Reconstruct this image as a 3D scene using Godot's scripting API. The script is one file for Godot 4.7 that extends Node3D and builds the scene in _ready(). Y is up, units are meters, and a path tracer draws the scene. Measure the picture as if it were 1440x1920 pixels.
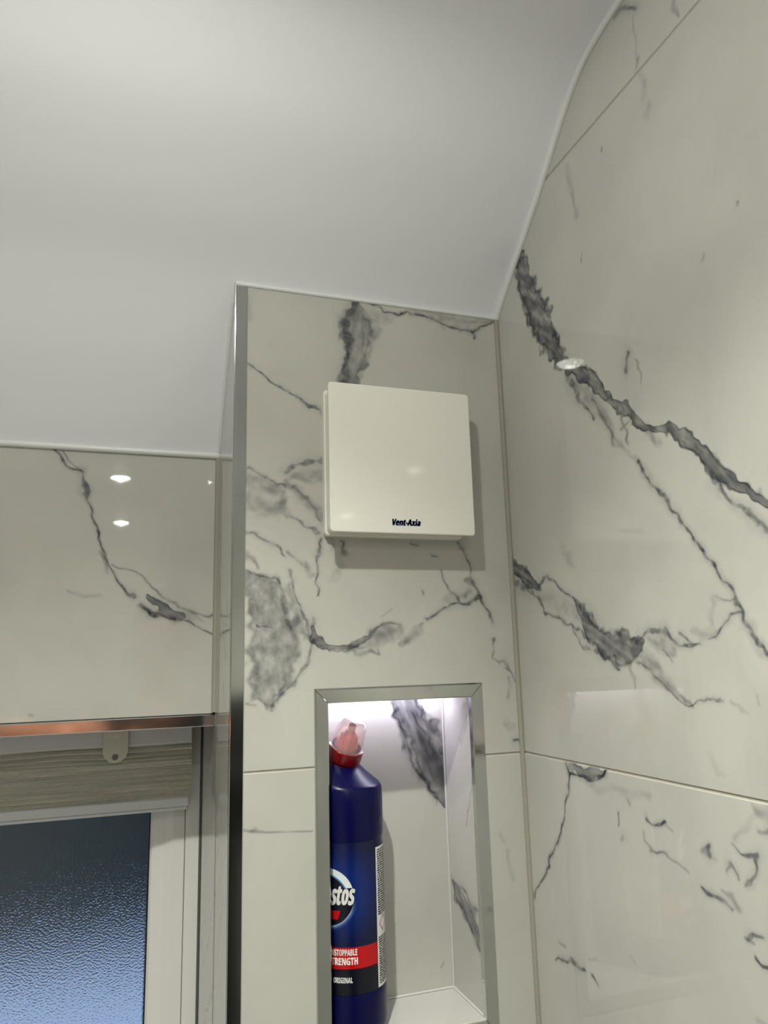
extends Node3D
# A corner of a marble-tiled loft bathroom: a boxed-out column with a fan and a lit niche,
# a window recess on the left, a long tiled wall on the right and a sloping ceiling.
# Heights are measured from the tile joint on the column; Y0 lifts that joint above the floor.
const Y0 := 1.6
const RECESS := -0.1223      # depth of the window wall
const RETURN_X := -0.3122    # side of the column
const CEIL := 0.695
const LEFT := -1.25
const REAR := 2.9
const FRAME_Z := -0.255
var M := {}
var used := {}
var NA: PackedByteArray      # tileable noise, 512 x 512
var NB: PackedByteArray
var NC: PackedByteArray
var NS: PackedByteArray

func _ready():
	# ---------------------------------------------------------------- camera
	var cam := Camera3D.new()
	cam.name = "camera"
	cam.fov = 68.914
	cam.near = 0.01
	cam.far = 200.0
	cam.position = P(-0.4097, 0.0995, 0.7423)
	cam.rotation = Vector3(0.19764, -0.33538, -0.02802)
	add_child(cam)
	cam.current = true
	# ---------------------------------------------------------------- sky and exposure
	var env := Environment.new()
	env.background_mode = Environment.BG_SKY
	var sky := Sky.new()
	var sm := ProceduralSkyMaterial.new()
	sm.sky_top_color = Color(0.68, 0.76, 0.90)
	sm.sky_horizon_color = Color(0.79, 0.84, 0.93)
	sm.ground_bottom_color = Color(0.30, 0.33, 0.36)
	sm.ground_horizon_color = Color(0.45, 0.50, 0.55)
	sm.sky_energy_multiplier = 1.5
	sm.ground_energy_multiplier = 1.0
	sky.sky_material = sm
	env.sky = sky
	env.tonemap_mode = Environment.TONE_MAPPER_LINEAR
	env.tonemap_exposure = 1.0
	env.sdfgi_enabled = true
	env.ssao_enabled = true
	env.ssil_enabled = true
	var we := WorldEnvironment.new()
	we.name = "surroundings"
	we.environment = env
	add_child(we)
	# ---------------------------------------------------------------- the room's lamps
	make_noise()
	make_materials()
	for l in [[0.50, "round ceiling downlight nearest the column, white bezel"], [1.45, "middle round ceiling downlight of the row, white bezel"], [2.23, "round ceiling downlight nearest the door, white bezel"]]:
		downlight(Vector3(-0.44, CEIL, l[0]), l[1])
	# ---------------------------------------------------------------- the setting
	shell()
	ceiling()
	wall_right()
	wall_front()
	wall_return()
	wall_recess()
	trims()
	window()
	outside()
	# ---------------------------------------------------------------- things
	fan()
	niche_light()
	bottle()
	blind()
	person()

func P(x, y, z) -> Vector3:
	return Vector3(x, y + Y0, z)

# ==================================================================== mesh helpers
class MB:
	var v := PackedVector3Array()
	var n := PackedVector3Array()
	var u := PackedVector2Array()
	var ix := PackedInt32Array()
	func face(pts: Array, out: Vector3, uvs: Array = []):
		# one flat polygon (a fan), turned so that it faces along out
		var nn := Vector3.ZERO
		for k in range(1, pts.size() - 1):
			nn += (pts[k] - pts[0]).cross(pts[k + 1] - pts[0])
		if nn.length() < 1e-14:
			return
		nn = nn.normalized()
		var flip := nn.dot(out) < 0.0
		if flip:
			nn = -nn
		var b := v.size()
		for k in pts.size():
			v.append(pts[k]); n.append(nn)
			u.append(uvs[k] if uvs else Vector2(pts[k].x + pts[k].z, pts[k].y))
		for k in range(1, pts.size() - 1):
			if flip:
				ix.append_array([b, b + k, b + k + 1])
			else:
				ix.append_array([b, b + k + 1, b + k])
	func grid(rows: Array, closed := false, flip := false):
		# a smooth surface through rows of points
		var h := rows.size()
		var w: int = rows[0].size()
		var b := v.size()
		for j in h:
			for i in w:
				var i0 := i - 1
				var i1 := i + 1
				if closed:
					i0 = (i0 + w) % w
					i1 = i1 % w
				else:
					i0 = maxi(i0, 0)
					i1 = mini(i1, w - 1)
				var du: Vector3 = rows[j][i1] - rows[j][i0]
				var dv: Vector3 = rows[mini(j + 1, h - 1)][i] - rows[maxi(j - 1, 0)][i]
				var nn := du.cross(dv)
				if nn.length() < 1e-16:
					var alt: Array = rows[1] if j == 0 else rows[h - 2]
					nn = (alt[i1] - alt[i0]).cross(dv)
				nn = nn.normalized()
				v.append(rows[j][i])
				n.append(-nn if flip else nn)
				u.append(Vector2(float(i) / maxi(w if closed else w - 1, 1), 1.0 - float(j) / (h - 1)))
		var cols := w if closed else w - 1
		for j in h - 1:
			for i in cols:
				var a := b + j * w + i
				var c := b + j * w + (i + 1) % w
				var d := a + w
				var e := c + w
				if flip:
					ix.append_array([a, c, e, a, e, d])
				else:
					ix.append_array([a, e, c, a, d, e])
	func box(lo: Vector3, hi: Vector3, ch := 0.0):
		var c := (lo + hi) / 2.0
		var s := (hi - lo) / 2.0
		ch = minf(ch, minf(s.x, minf(s.y, s.z)) * 0.98)
		for ax in 3:
			var p := (ax + 1) % 3
			var q := (ax + 2) % 3
			for sg in [-1.0, 1.0]:
				var pts := []
				for w in [[-1, -1], [1, -1], [1, 1], [-1, 1]]:
					var t := Vector3.ZERO
					t[ax] = sg * s[ax]; t[p] = w[0] * (s[p] - ch); t[q] = w[1] * (s[q] - ch)
					pts.append(c + t)
				var o := Vector3.ZERO
				o[ax] = sg
				face(pts, o)
		if ch <= 0.0:
			return
		for ax in 3:
			var p := (ax + 1) % 3
			var q := (ax + 2) % 3
			for a in [-1.0, 1.0]:
				for b in [-1.0, 1.0]:
					var pts := []
					for w in [[-1, 0], [1, 0], [1, 1], [-1, 1]]:
						var t := Vector3.ZERO
						t[ax] = w[0] * (s[ax] - ch)
						t[p] = a * (s[p] - (ch if w[1] == 1 else 0.0))
						t[q] = b * (s[q] - (0.0 if w[1] == 1 else ch))
						pts.append(c + t)
					var o := Vector3.ZERO
					o[p] = a; o[q] = b
					face(pts, o)
		for a in [-1.0, 1.0]:
			for b in [-1.0, 1.0]:
				for d in [-1.0, 1.0]:
					var o := Vector3(a, b, d)
					face([c + o * Vector3(s.x, s.y - ch, s.z - ch), c + o * Vector3(s.x - ch, s.y, s.z - ch), c + o * Vector3(s.x - ch, s.y - ch, s.z)], o)
	func tube(path: Array, r: float, sides := 10):
		var rows := []
		for k in path.size():
			var t: Vector3 = (path[mini(k + 1, path.size() - 1)] - path[maxi(k - 1, 0)]).normalized()
			var a := t.cross(Vector3.UP if absf(t.y) < 0.9 else Vector3.RIGHT).normalized()
			var b := t.cross(a)
			var row := []
			for s in sides:
				var an := TAU * s / sides
				row.append(path[k] + (a * cos(an) + b * sin(an)) * r)
			rows.append(row)
		grid(rows, true)
		face(rows[0], path[0] - path[1])
		face(rows[-1], path[-1] - path[-2])
	func lathe(prof: Array, t: Transform3D, seg := 48):
		# profile of (radius, height) pairs, from the bottom outside upwards
		var rows := []
		for p in prof:
			var row := []
			for s in seg:
				var an := TAU * s / seg
				row.append(t * Vector3(cos(an) * p[0], p[1], sin(an) * p[0]))
			rows.append(row)
		grid(rows, true, true)
	func slab(poly: PackedVector2Array, o: Vector3, ud: Vector3, vd: Vector3, thick: float, ch: float, uv: Rect2):
		# a plate with the outline poly, its face in the plane (o, ud, vd), with a chamfered edge
		if Geometry2D.is_polygon_clockwise(poly):
			poly.reverse()
		var nd := ud.cross(vd)
		var k := poly.size()
		var inner := PackedVector2Array()
		for i in k:
			var e0 := (poly[i] - poly[(i + k - 1) % k]).normalized()
			var e1 := (poly[(i + 1) % k] - poly[i]).normalized()
			var n0 := Vector2(-e0.y, e0.x)
			var n1 := Vector2(-e1.y, e1.x)
			inner.append(poly[i] + (n0 + n1) * ch / (1.0 + n0.dot(n1)))
		var tri := Geometry2D.triangulate_polygon(inner)
		var at := func(p: Vector2, d: float) -> Vector3: return o + ud * p.x + vd * p.y - nd * d
		var uvo := func(p: Vector2) -> Vector2: return Vector2((p.x - uv.position.x) / uv.size.x, 1.0 - (p.y - uv.position.y) / uv.size.y)
		for i in range(0, tri.size(), 3):
			var a := inner[tri[i]]
			var b := inner[tri[i + 1]]
			var c := inner[tri[i + 2]]
			face([at.call(a, 0.0), at.call(b, 0.0), at.call(c, 0.0)], nd, [uvo.call(a), uvo.call(b), uvo.call(c)])
		for i in k:
			var j := (i + 1) % k
			var e := poly[j] - poly[i]
			var side := ud * e.y - vd * e.x
			face([at.call(inner[i], 0.0), at.call(inner[j], 0.0), at.call(poly[j], ch), at.call(poly[i], ch)], nd + side.normalized(), [uvo.call(inner[i]), uvo.call(inner[j]), uvo.call(poly[j]), uvo.call(poly[i])])
			face([at.call(poly[i], ch), at.call(poly[j], ch), at.call(poly[j], thick), at.call(poly[i], thick)], side, [uvo.call(poly[i]), uvo.call(poly[j]), uvo.call(poly[j]), uvo.call(poly[i])])
		var back := []
		for i in range(0, tri.size(), 3):
			back = [at.call(poly[tri[i]], thick), at.call(poly[tri[i + 1]], thick), at.call(poly[tri[i + 2]], thick)]
			face(back, -nd)
	func rail(a: Vector3, b: Vector3, inward: Vector3, outn: Vector3, prof: Array):
		# one side of a mitred frame: the outer edge runs a to b, prof is (inset, height) pairs across it
		var t := (b - a).normalized()
		for i in prof.size() - 1:
			var p: Array = prof[i]
			var q: Array = prof[i + 1]
			var p0: Vector3 = a + (inward + t) * p[0] + outn * p[1]
			var p1: Vector3 = b + (inward - t) * p[0] + outn * p[1]
			var q0: Vector3 = a + (inward + t) * q[0] + outn * q[1]
			var q1: Vector3 = b + (inward - t) * q[0] + outn * q[1]
			var across: Vector3 = inward * (q[0] - p[0]) + outn * (q[1] - p[1])
			var o: Vector3 = outn * (q[0] - p[0]) - inward * (q[1] - p[1])
			if across.length() > 1e-7:
				face([p0, p1, q1, q0], o)
	func mesh() -> ArrayMesh:
		var arr := []
		arr.resize(Mesh.ARRAY_MAX)
		arr[Mesh.ARRAY_VERTEX] = v
		arr[Mesh.ARRAY_NORMAL] = n
		arr[Mesh.ARRAY_TEX_UV] = u
		arr[Mesh.ARRAY_INDEX] = ix
		var m := ArrayMesh.new()
		m.add_surface_from_arrays(Mesh.PRIMITIVE_TRIANGLES, arr)
		return m

func numbered(called: String) -> String:
	used[called] = used.get(called, -1) + 1
	return called if used[called] == 0 else "%s_%03d" % [called, used[called]]

func put(mb, called: String, mat: Material, parent: Node = self) -> MeshInstance3D:
	var o := MeshInstance3D.new()
	o.name = numbered(called) if parent == self else called
	o.mesh = mb.mesh() if mb is MB else mb
	o.material_override = mat
	o.cast_shadow = GeometryInstance3D.SHADOW_CASTING_SETTING_ON
	parent.add_child(o, true)
	return o

func thing(called: String, label: String, category: String, at := Vector3.ZERO, group := "") -> Node3D:
	var o := Node3D.new()
	o.name = numbered(called)
	add_child(o)
	o.position = at
	o.set_meta("label", label)
	o.set_meta("category", category)
	if group:
		o.set_meta("group", group)
	return o

func struct(called: String) -> Node3D:
	var o := Node3D.new()
	o.name = called
	add_child(o)
	o.set_meta("kind", "structure")
	return o

func bx(called: String, lo: Vector3, hi: Vector3, mat: Material, parent: Node, ch := 0.0) -> MeshInstance3D:
	var m := MB.new()
	m.box(lo, hi, ch)
	return put(m, called, mat, parent)

func rect(a, b, c, d) -> PackedVector2Array:
	return PackedVector2Array([Vector2(a, b), Vector2(c, b), Vector2(c, d), Vector2(a, d)])

# ==================================================================== textures
func make_noise():
	var mk := func(sd: int, f: float, oct: int) -> PackedByteArray:
		var fn := FastNoiseLite.new()
		fn.seed = sd
		fn.noise_type = FastNoiseLite.TYPE_SIMPLEX_SMOOTH
		fn.frequency = f
		fn.fractal_octaves = oct
		var im := fn.get_seamless_image(512, 512, false, false, 0.12, true)
		im.convert(Image.FORMAT_L8)
		return im.get_data()
	NA = mk.call(3, 0.035, 3)
	NB = mk.call(8, 0.02, 2)
	NC = mk.call(15, 0.02, 2)
	NS = mk.call(21, 0.018, 3)

func marble(key: String, area: Rect2, ppm: float) -> ImageTexture:
	# print of one slab: pale ground with faint clouds, veins drawn from VEINS (millimetres)
	var w := int(area.size.x * ppm)
	var h := int(area.size.y * ppm)
	var fn := FastNoiseLite.new()
	fn.seed = key.hash() % 1000
	fn.frequency = 0.012
	fn.fractal_octaves = 3
	var im := fn.get_image(maxi(w / 4, 8), maxi(h / 4, 8), false, false, true)
	im.convert(Image.FORMAT_RGB8)
	im.resize(w, h, Image.INTERPOLATE_CUBIC)
	im.adjust_bcs(1.0, 0.025, 1.0)
	im.adjust_bcs(1.93, 1.0, 1.0)
	im.convert(Image.FORMAT_L8)
	var buf := im.get_data()
	var k := ppm / 1000.0
	var number := 0
	for vein in VEINS[key]:
		number += 1
		paint(buf, w, h, vein, area.position.x * 1000.0, (area.position.y + area.size.y) * 1000.0, k, number)
	# the veins are a cooler grey than the ground
	var rgb := PackedByteArray()
	rgb.resize(buf.size() * 3)
	var o := 0
	for v in buf:
		var c := 255 - v
		rgb[o] = v
		rgb[o + 1] = v + (c >> 6)
		rgb[o + 2] = v + (c >> 4)
		o += 3
	return ImageTexture.create_from_image(Image.create_from_data(w, h, false, Image.FORMAT_RGB8, rgb))

func paint(buf: PackedByteArray, w: int, h: int, vein: Array, ox: float, oy: float, k: float, number: int):
	var style: String = vein[0]
	var dark: float = vein[1]
	var raw: Array = vein[2]
	var px := PackedFloat32Array()
	var py := PackedFloat32Array()
	var pw := PackedFloat32Array()
	var x0 := 1e9
	var y0 := 1e9
	var x1 := -1e9
	var y1 := -1e9
	for i in range(0, raw.size(), 3):
		var x: float = (raw[i] - ox) * k
		var y: float = (oy - raw[i + 1]) * k
		var r: float = maxf(raw[i + 2] * k, 0.8)
		px.append(x); py.append(y); pw.append(r)
		x0 = minf(x0, x - r * 3.3 - 8); x1 = maxf(x1, x + r * 3.3 + 8)
		y0 = minf(y0, y - r * 3.3 - 8); y1 = maxf(y1, y + r * 3.3 + 8)
	var bx0 := maxi(int(x0), 0)
	var by0 := maxi(int(y0), 0)
	var bx1 := mini(int(x1), w - 1)
	var by1 := mini(int(y1), h - 1)
	var bw := bx1 - bx0 + 1
	var bh := by1 - by0 + 1
	if bw <= 0 or bh <= 0:
		return
	var best := PackedFloat32Array()
	best.resize(bw * bh)
	best.fill(9.0)
	var shift := number * 131
	for s in px.size() - 1:
		var ax := px[s]
		var ay := py[s]
		var dx := px[s + 1] - ax
		var dy := py[s + 1] - ay
		var ll := maxf(dx * dx + dy * dy, 1e-6)
		var ra := pw[s]
		var rb := pw[s + 1]
		var rm := maxf(ra, rb)
		var wob := minf(rm * (1.0 if style == "d" else 0.6), 3.0 + rm * 0.10) / 64.0
		var pad := rm * (3.2 if style == "d" else 1.6) + 4.0
		for yy in range(maxi(int(minf(ay, ay + dy) - pad), by0), mini(int(maxf(ay, ay + dy) + pad), by1) + 1):
			var row := (yy - by0) * bw - bx0
			var nrow := ((yy + shift) & 511) << 9
			for xx in range(maxi(int(minf(ax, ax + dx) - pad), bx0), mini(int(maxf(ax, ax + dx) + pad), bx1) + 1):
				var q := nrow + ((xx + shift) & 511)
				var qx := xx + (NB[q] - 128) * wob - ax
				var qy := yy + (NC[q] - 128) * wob - ay
				var t := clampf((qx * dx + qy * dy) / ll, 0.0, 1.0)
				var ex := qx - t * dx
				var ey := qy - t * dy
				var r := ra + (rb - ra) * t
				var d := sqrt(ex * ex + ey * ey) / r
				if d < best[row + xx]:
					best[row + xx] = d
	var ux := px[-1] - px[0]
	var uy := py[-1] - py[0]
	var ul := maxf(sqrt(ux * ux + uy * uy), 1e-3)
	ux /= ul
	uy /= ul
	var line := style == "d"
	var off := (number * 37) & 511
	for yy in bh:
		for xx in bw:
			var d := best[yy * bw + xx]
			if d > 3.2 or (not line and d > 1.6):
				continue
			var gx := xx + bx0
			var gy := yy + by0
			var along := gx * ux + gy * uy
			var across := gx * uy - gy * ux
			var st: float = NS[((int(across * 1.9) & 511) << 9) + (int(along * 0.45) & 511)] / 255.0
			var gr: float = NA[(((gy * 2) & 511) << 9) + ((gx * 2) & 511)] / 255.0
			var cl: float = NB[(((gy + off) & 511) << 9) + ((gx + off) & 511)] / 255.0
			var lo: float = NC[(off << 9) + (int(along * 1.6) & 511)] / 255.0
			var a := 0.0
			if line:
				# a fissure: dark and broken along its run, in a faint stain
				d += (cl - 0.5) * 0.75 + (gr - 0.5) * 0.55
				a = dark * smoothstep(1.35, 0.2, d) * clampf(0.30 + 1.15 * lo, 0.25, 1.2) * (0.62 + 0.6 * gr)
				a = maxf(a, dark * 0.17 * smoothstep(3.2, 0.6, d) * (0.4 + cl))
			elif style == "f":
				a = dark * smoothstep(1.35, 0.05, d + (cl - 0.5) * 0.5) * clampf(0.15 + 1.2 * cl * (0.55 + 0.75 * st), 0.0, 1.3)
			else:
				d += (cl - 0.5) * 0.30 + (gr - 0.5) * 0.10
				var rim := maxf(0.0, 1.0 - absf(d - 0.84) / 0.24) * clampf(1.5 * lo - 0.15, 0.0, 1.0)
				var core := clampf(0.30 + 0.95 * st + (cl - 0.5) * 0.5, 0.12, 1.25)
				if style == "p":
					core = clampf(0.45 + 0.55 * st + (cl - 0.5) * 0.9 + (gr - 0.5) * 0.3, 0.15, 1.2)
					if absf(st - 0.5) < 0.012:
						core *= 0.8
				a = dark * smoothstep(1.25, 0.78, d) * (core + rim * (0.62 if style == "b" else 0.3))
			var i := gy * w + gx
			buf[i] = int(buf[i] * (1.0 - clampf(a * 0.84, 0.0, 0.72)))

func flat(color: Color, rough: float, metal := 0.0) -> StandardMaterial3D:
	var m := StandardMaterial3D.new()
	m.albedo_color = color
	m.roughness = rough
	m.metallic = metal
	return m

func relief(seed_: int, freq: float, octaves := 3) -> NoiseTexture2D:
	var t := NoiseTexture2D.new()
	t.width = 512
	t.height = 512
	t.seamless = true
	var fn := FastNoiseLite.new()
	fn.seed = seed_
	fn.frequency = freq
	fn.fractal_octaves = octaves
	t.noise = fn
	return t

func tile_mat(tex: Texture2D) -> StandardMaterial3D:
	var m := flat(TILE, 0.018)
	m.albedo_texture = tex
	return m

const TILE := Color(0.765, 0.758, 0.735)

func make_materials():
	M.slab_plain = tile_mat(marble("plain", Rect2(0, 0, 0.6, 0.6), 900))
	M.right_mid = tile_mat(marble("right_mid", Rect2(0.0, 0.0, 0.6, 0.61), 2600))
	M.right_top = tile_mat(marble("right_top", Rect2(0.0, 0.6, 0.6, 0.15), 1400))
	M.right_low = tile_mat(marble("right_low", Rect2(0.0, -0.6, 0.6, 0.6), 2000))
	M.front_top = tile_mat(marble("front_top", Rect2(-0.31, 0.0, 0.32, 0.56), 2600))
	M.front_low = tile_mat(marble("front_low", Rect2(-0.31, -0.6, 0.32, 0.6), 1200))
	M.recess = tile_mat(marble("recess", Rect2(-0.93, 0.0, 0.62, 0.4), 2000))
	M.niche_back = tile_mat(marble("niche_back", Rect2(-0.25, -0.27, 0.22, 0.37), 2000))
	M.niche_side = tile_mat(marble("niche_side", Rect2(-0.1, -0.27, 0.11, 0.37), 2000))
	M.return_side = tile_mat(marble("return_side", Rect2(-0.3, -0.65, 0.31, 1.2), 1200))
	M.grout = flat(Color(0.66, 0.645, 0.60), 0.85)
	M.corner_joint = flat(Color(0.60, 0.585, 0.545), 0.7)
	M.masonry = flat(Color(0.62, 0.61, 0.59), 0.95)
	M.sealant = flat(Color(0.88, 0.885, 0.89), 0.35)
	M.paint = flat(Color(0.945, 0.95, 0.98), 0.55)
	M.paint.heightmap_enabled = true
	M.paint.heightmap_texture = relief(5, 0.03, 4)
	M.paint.heightmap_scale = 0.012
	M.paint.uv1_triplanar = true
	M.paint.uv1_world_triplanar = true
	M.paint.uv1_scale = Vector3(5, 5, 5)
	M.wall_paint = flat(Color(0.76, 0.75, 0.72), 0.6)
	M.floor = flat(Color(0.86, 0.86, 0.86), 0.25)
	M.door = flat(Color(0.80, 0.79, 0.77), 0.4)
	M.metal = flat(Color(0.80, 0.81, 0.80), 0.10, 1.0)
	M.fan = flat(Color(0.92, 0.91, 0.88), 0.05)
	M.blue_print = flat(Color(0.03, 0.04, 0.42), 0.3)
	M.upvc = flat(Color(0.90, 0.89, 0.88), 0.25)
	M.gasket = flat(Color(0.03, 0.03, 0.03), 0.6)
	M.glass = flat(Color(0.96, 0.975, 0.98, 0.0), 0.16)
	M.glass.transparency = BaseMaterial3D.TRANSPARENCY_ALPHA
	M.glass.refraction_enabled = true
	M.glass.refraction_scale = 0.05
	M.glass.heightmap_enabled = true
	M.glass.heightmap_texture = relief(9, 0.05, 2)
	M.glass.heightmap_scale = 0.016
	M.glass.uv1_triplanar = true
	M.glass.uv1_scale = Vector3(12, 12, 12)
	M.fabric = flat(Color(0.93, 0.915, 0.87), 0.85)
	M.fabric.backlight_enabled = true
	M.fabric.backlight = Color(0.5, 0.5, 0.48)
	M.rail = flat(Color(0.86, 0.865, 0.88), 0.3)
	M.clip = flat(Color(0.86, 0.845, 0.79), 0.35)
	M.bezel = flat(Color(0.92, 0.92, 0.91), 0.3)
	M.lamp = flat(Color(0.95, 0.93, 0.88), 0.4)
	M.lamp.emission_enabled = true
	M.lamp.emission = LAMP_TINT
	M.lamp.emission_energy_multiplier = 260.0
	M.led = flat(Color(0.95, 0.95, 0.97), 0.4)
	M.led.emission_enabled = true
	M.led.emission = LED_TINT
	M.led.emission_energy_multiplier = 3.0
	M.hedge = flat(Color(0.055, 0.10, 0.07), 0.9)
	M.terrace = flat(Color(0.66, 0.68, 0.70), 0.8)

const LAMP_TINT := Color(0.996, 1.0, 0.947)
const LED_TINT := Color(0.94, 0.915, 1.0)
const LAMP_ENERGY := 1.40
const SPILL_ENERGY := 0.044

# ==================================================================== the setting
func shell():
	var f := struct("floor")
	bx("slab", Vector3(LEFT - 0.15, -0.15, -0.7), Vector3(0.15, -0.006, REAR + 0.15), M.masonry, f)
	for i in 4:
		for j in 5:
			var a := Vector3(LEFT + i * 0.6, 0, -0.12 + j * 0.6)
			var b := Vector3(minf(a.x + 0.597, -0.003), 0, minf(a.z + 0.597, REAR - 0.003))
			if b.x - a.x > 0.02 and b.z - a.z > 0.02:
				bx("tile", Vector3(a.x, -0.006, a.z), b, M.floor, f, 0.001)
	var wl := struct("wall_left")
	bx("plaster", Vector3(LEFT - 0.15, 0, -0.7), Vector3(LEFT, Y0 + 0.9, REAR + 0.15), M.wall_paint, wl)
	var wr := struct("wall_rear")
	bx("plaster", Vector3(LEFT, 0, REAR), Vector3(-0.98, Y0 + 0.9, REAR + 0.15), M.wall_paint, wr)
	bx("plaster", Vector3(-0.26, 0, REAR), Vector3(0.15, Y0 + 0.9, REAR + 0.15), M.wall_paint, wr)
	bx("plaster", Vector3(-0.98, Y0 + 0.36, REAR), Vector3(-0.26, Y0 + 0.9, REAR + 0.15), M.wall_paint, wr)
	var d := struct("door_1")
	bx("leaf", Vector3(-0.94, 0.01, REAR + 0.03), Vector3(-0.30, Y0 + 0.32, REAR + 0.07), M.door, d, 0.002)
	var fr := MB.new()
	for s in [[-0.98, -0.94], [-0.30, -0.26]]:
		fr.box(Vector3(s[0], 0, REAR - 0.015), Vector3(s[1], Y0 + 0.36, REAR + 0.10), 0.003)
	fr.box(Vector3(-0.98, Y0 + 0.32, REAR - 0.015), Vector3(-0.26, Y0 + 0.36, REAR + 0.10), 0.003)
	put(fr, "frame", M.upvc, d)
	bx("back_board", Vector3(-0.98, 0, REAR + 0.10), Vector3(-0.26, Y0 + 0.36, REAR + 0.15), M.masonry, d)

func ceiling_profile() -> Array:
	var key := [[-0.24, 0.188], [-0.18, 0.266], [RECESS, 0.341], [-0.06, 0.425], [0.0, 0.501], [0.06, 0.553], [0.12, 0.605], [0.16, 0.644], [0.188, 0.667], [0.212, 0.680], [0.245, 0.688], [0.30, 0.693], [0.36, CEIL], [0.6, CEIL], [REAR + 0.15, CEIL]]
	var c := Curve2D.new()
	for i in key.size():
		var a: Array = key[maxi(i - 1, 0)]
		var b: Array = key[mini(i + 1, key.size() - 1)]
		var p := Vector2(key[i][0], key[i][1])
		var t := (Vector2(b[0], b[1]) - Vector2(a[0], a[1])).normalized()
		c.add_point(p, -t * p.distance_to(Vector2(a[0], a[1])) / 3.0, t * p.distance_to(Vector2(b[0], b[1])) / 3.0)
	var out := []
	for i in key.size() - 1:
		for s in 5:
			out.append(c.sample(i, s / 5.0))
	out.append(Vector2(key[-1][0], key[-1][1]))
	return out

func ceiling():
	var prof := ceiling_profile()
	var m := MB.new()
	var rows := []
	for p in prof:
		rows.append([P(LEFT - 0.1, p.y, p.x), P(0.012, p.y, p.x)])
	m.grid(rows, false, false)
	var top := []
	for p in prof:
		top.append([P(LEFT - 0.1, p.y + 0.12, p.x - 0.05), P(0.012, p.y + 0.12, p.x - 0.05)])
	m.grid(top, false, true)
	for k in prof.size() - 1:
		for side in [0, 1]:
			m.face([rows[k][side], rows[k + 1][side], top[k + 1][side], top[k][side]], Vector3(-1 + 2 * side, 0, 0))
	m.face([rows[0][0], rows[0][1], top[0][1], top[0][0]], Vector3(0, -1, -1))
	m.face([rows[-1][0], rows[-1][1], top[-1][1], top[-1][0]], Vector3(0, 0, 1))
	var o := put(m, "ceiling", M.paint)
	o.set_meta("kind", "structure")

func cut_by_ceiling(poly: PackedVector2Array, along_z: bool, at := 0.0) -> PackedVector2Array:
	# keeps what lies under the ceiling; poly runs over (z, y) or, at a fixed z, over (x, y)
	var under := PackedVector2Array()
	if along_z:
		under.append(Vector2(-0.24, -3))
		for p in ceiling_profile():
			under.append(p + Vector2(0, 0.006))
		under.append(Vector2(REAR + 0.15, -3))
	else:
		under = rect(-5, -3, 5, at)
	var got := Geometry2D.intersect_polygons(poly, under)
	return got[0] if got else PackedVector2Array()

func wall_right():
	var w := struct("wall_right")
	bx("masonry", Vector3(0.0105, 0, -0.7), Vector3(0.15, Y0 + 0.9, REAR + 0.15), M.masonry, w)
	bx("grout", Vector3(0.0009, 0, -0.03), Vector3(0.0105, Y0 + CEIL, REAR), M.grout, w)
	var rows := [[-1.6, -1.2035, "", 0.0], [-1.2005, -0.6025, "", 0.0], [-0.5995, -0.0006, "right_low", 0.0007], [0.0012, 0.6022, "right_mid", 0.0], [0.6046, 0.72, "right_top", 0.0]]
	for r in rows:
		var j := 0
		var z := -0.004
		while z < REAR - 0.01:
			var z1 := minf(0.5985 + j * 0.6, REAR)
			var poly := cut_by_ceiling(rect(z, r[0], z1, r[1]), true)
			if poly.size() > 2:
				var mine: bool = r[2] != "" and j == 0
				var m := MB.new()
				var area := {"right_low": Rect2(0, -0.6, 0.6, 0.6), "right_mid": Rect2(0, 0, 0.6, 0.61), "right_top": Rect2(0, 0.6, 0.6, 0.15)}
				var uv: Rect2 = area[r[2]] if mine else Rect2(z, r[0], 0.6, 0.6)
				m.slab(poly, P(-r[3], 0, 0), Vector3(0, 0, 1), Vector3.UP, 0.010, 0.0006, uv)
				put(m, "tile", M[r[2]] if mine else M.slab_plain, w)
			z = z1 + 0.0025
			j += 1

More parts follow.
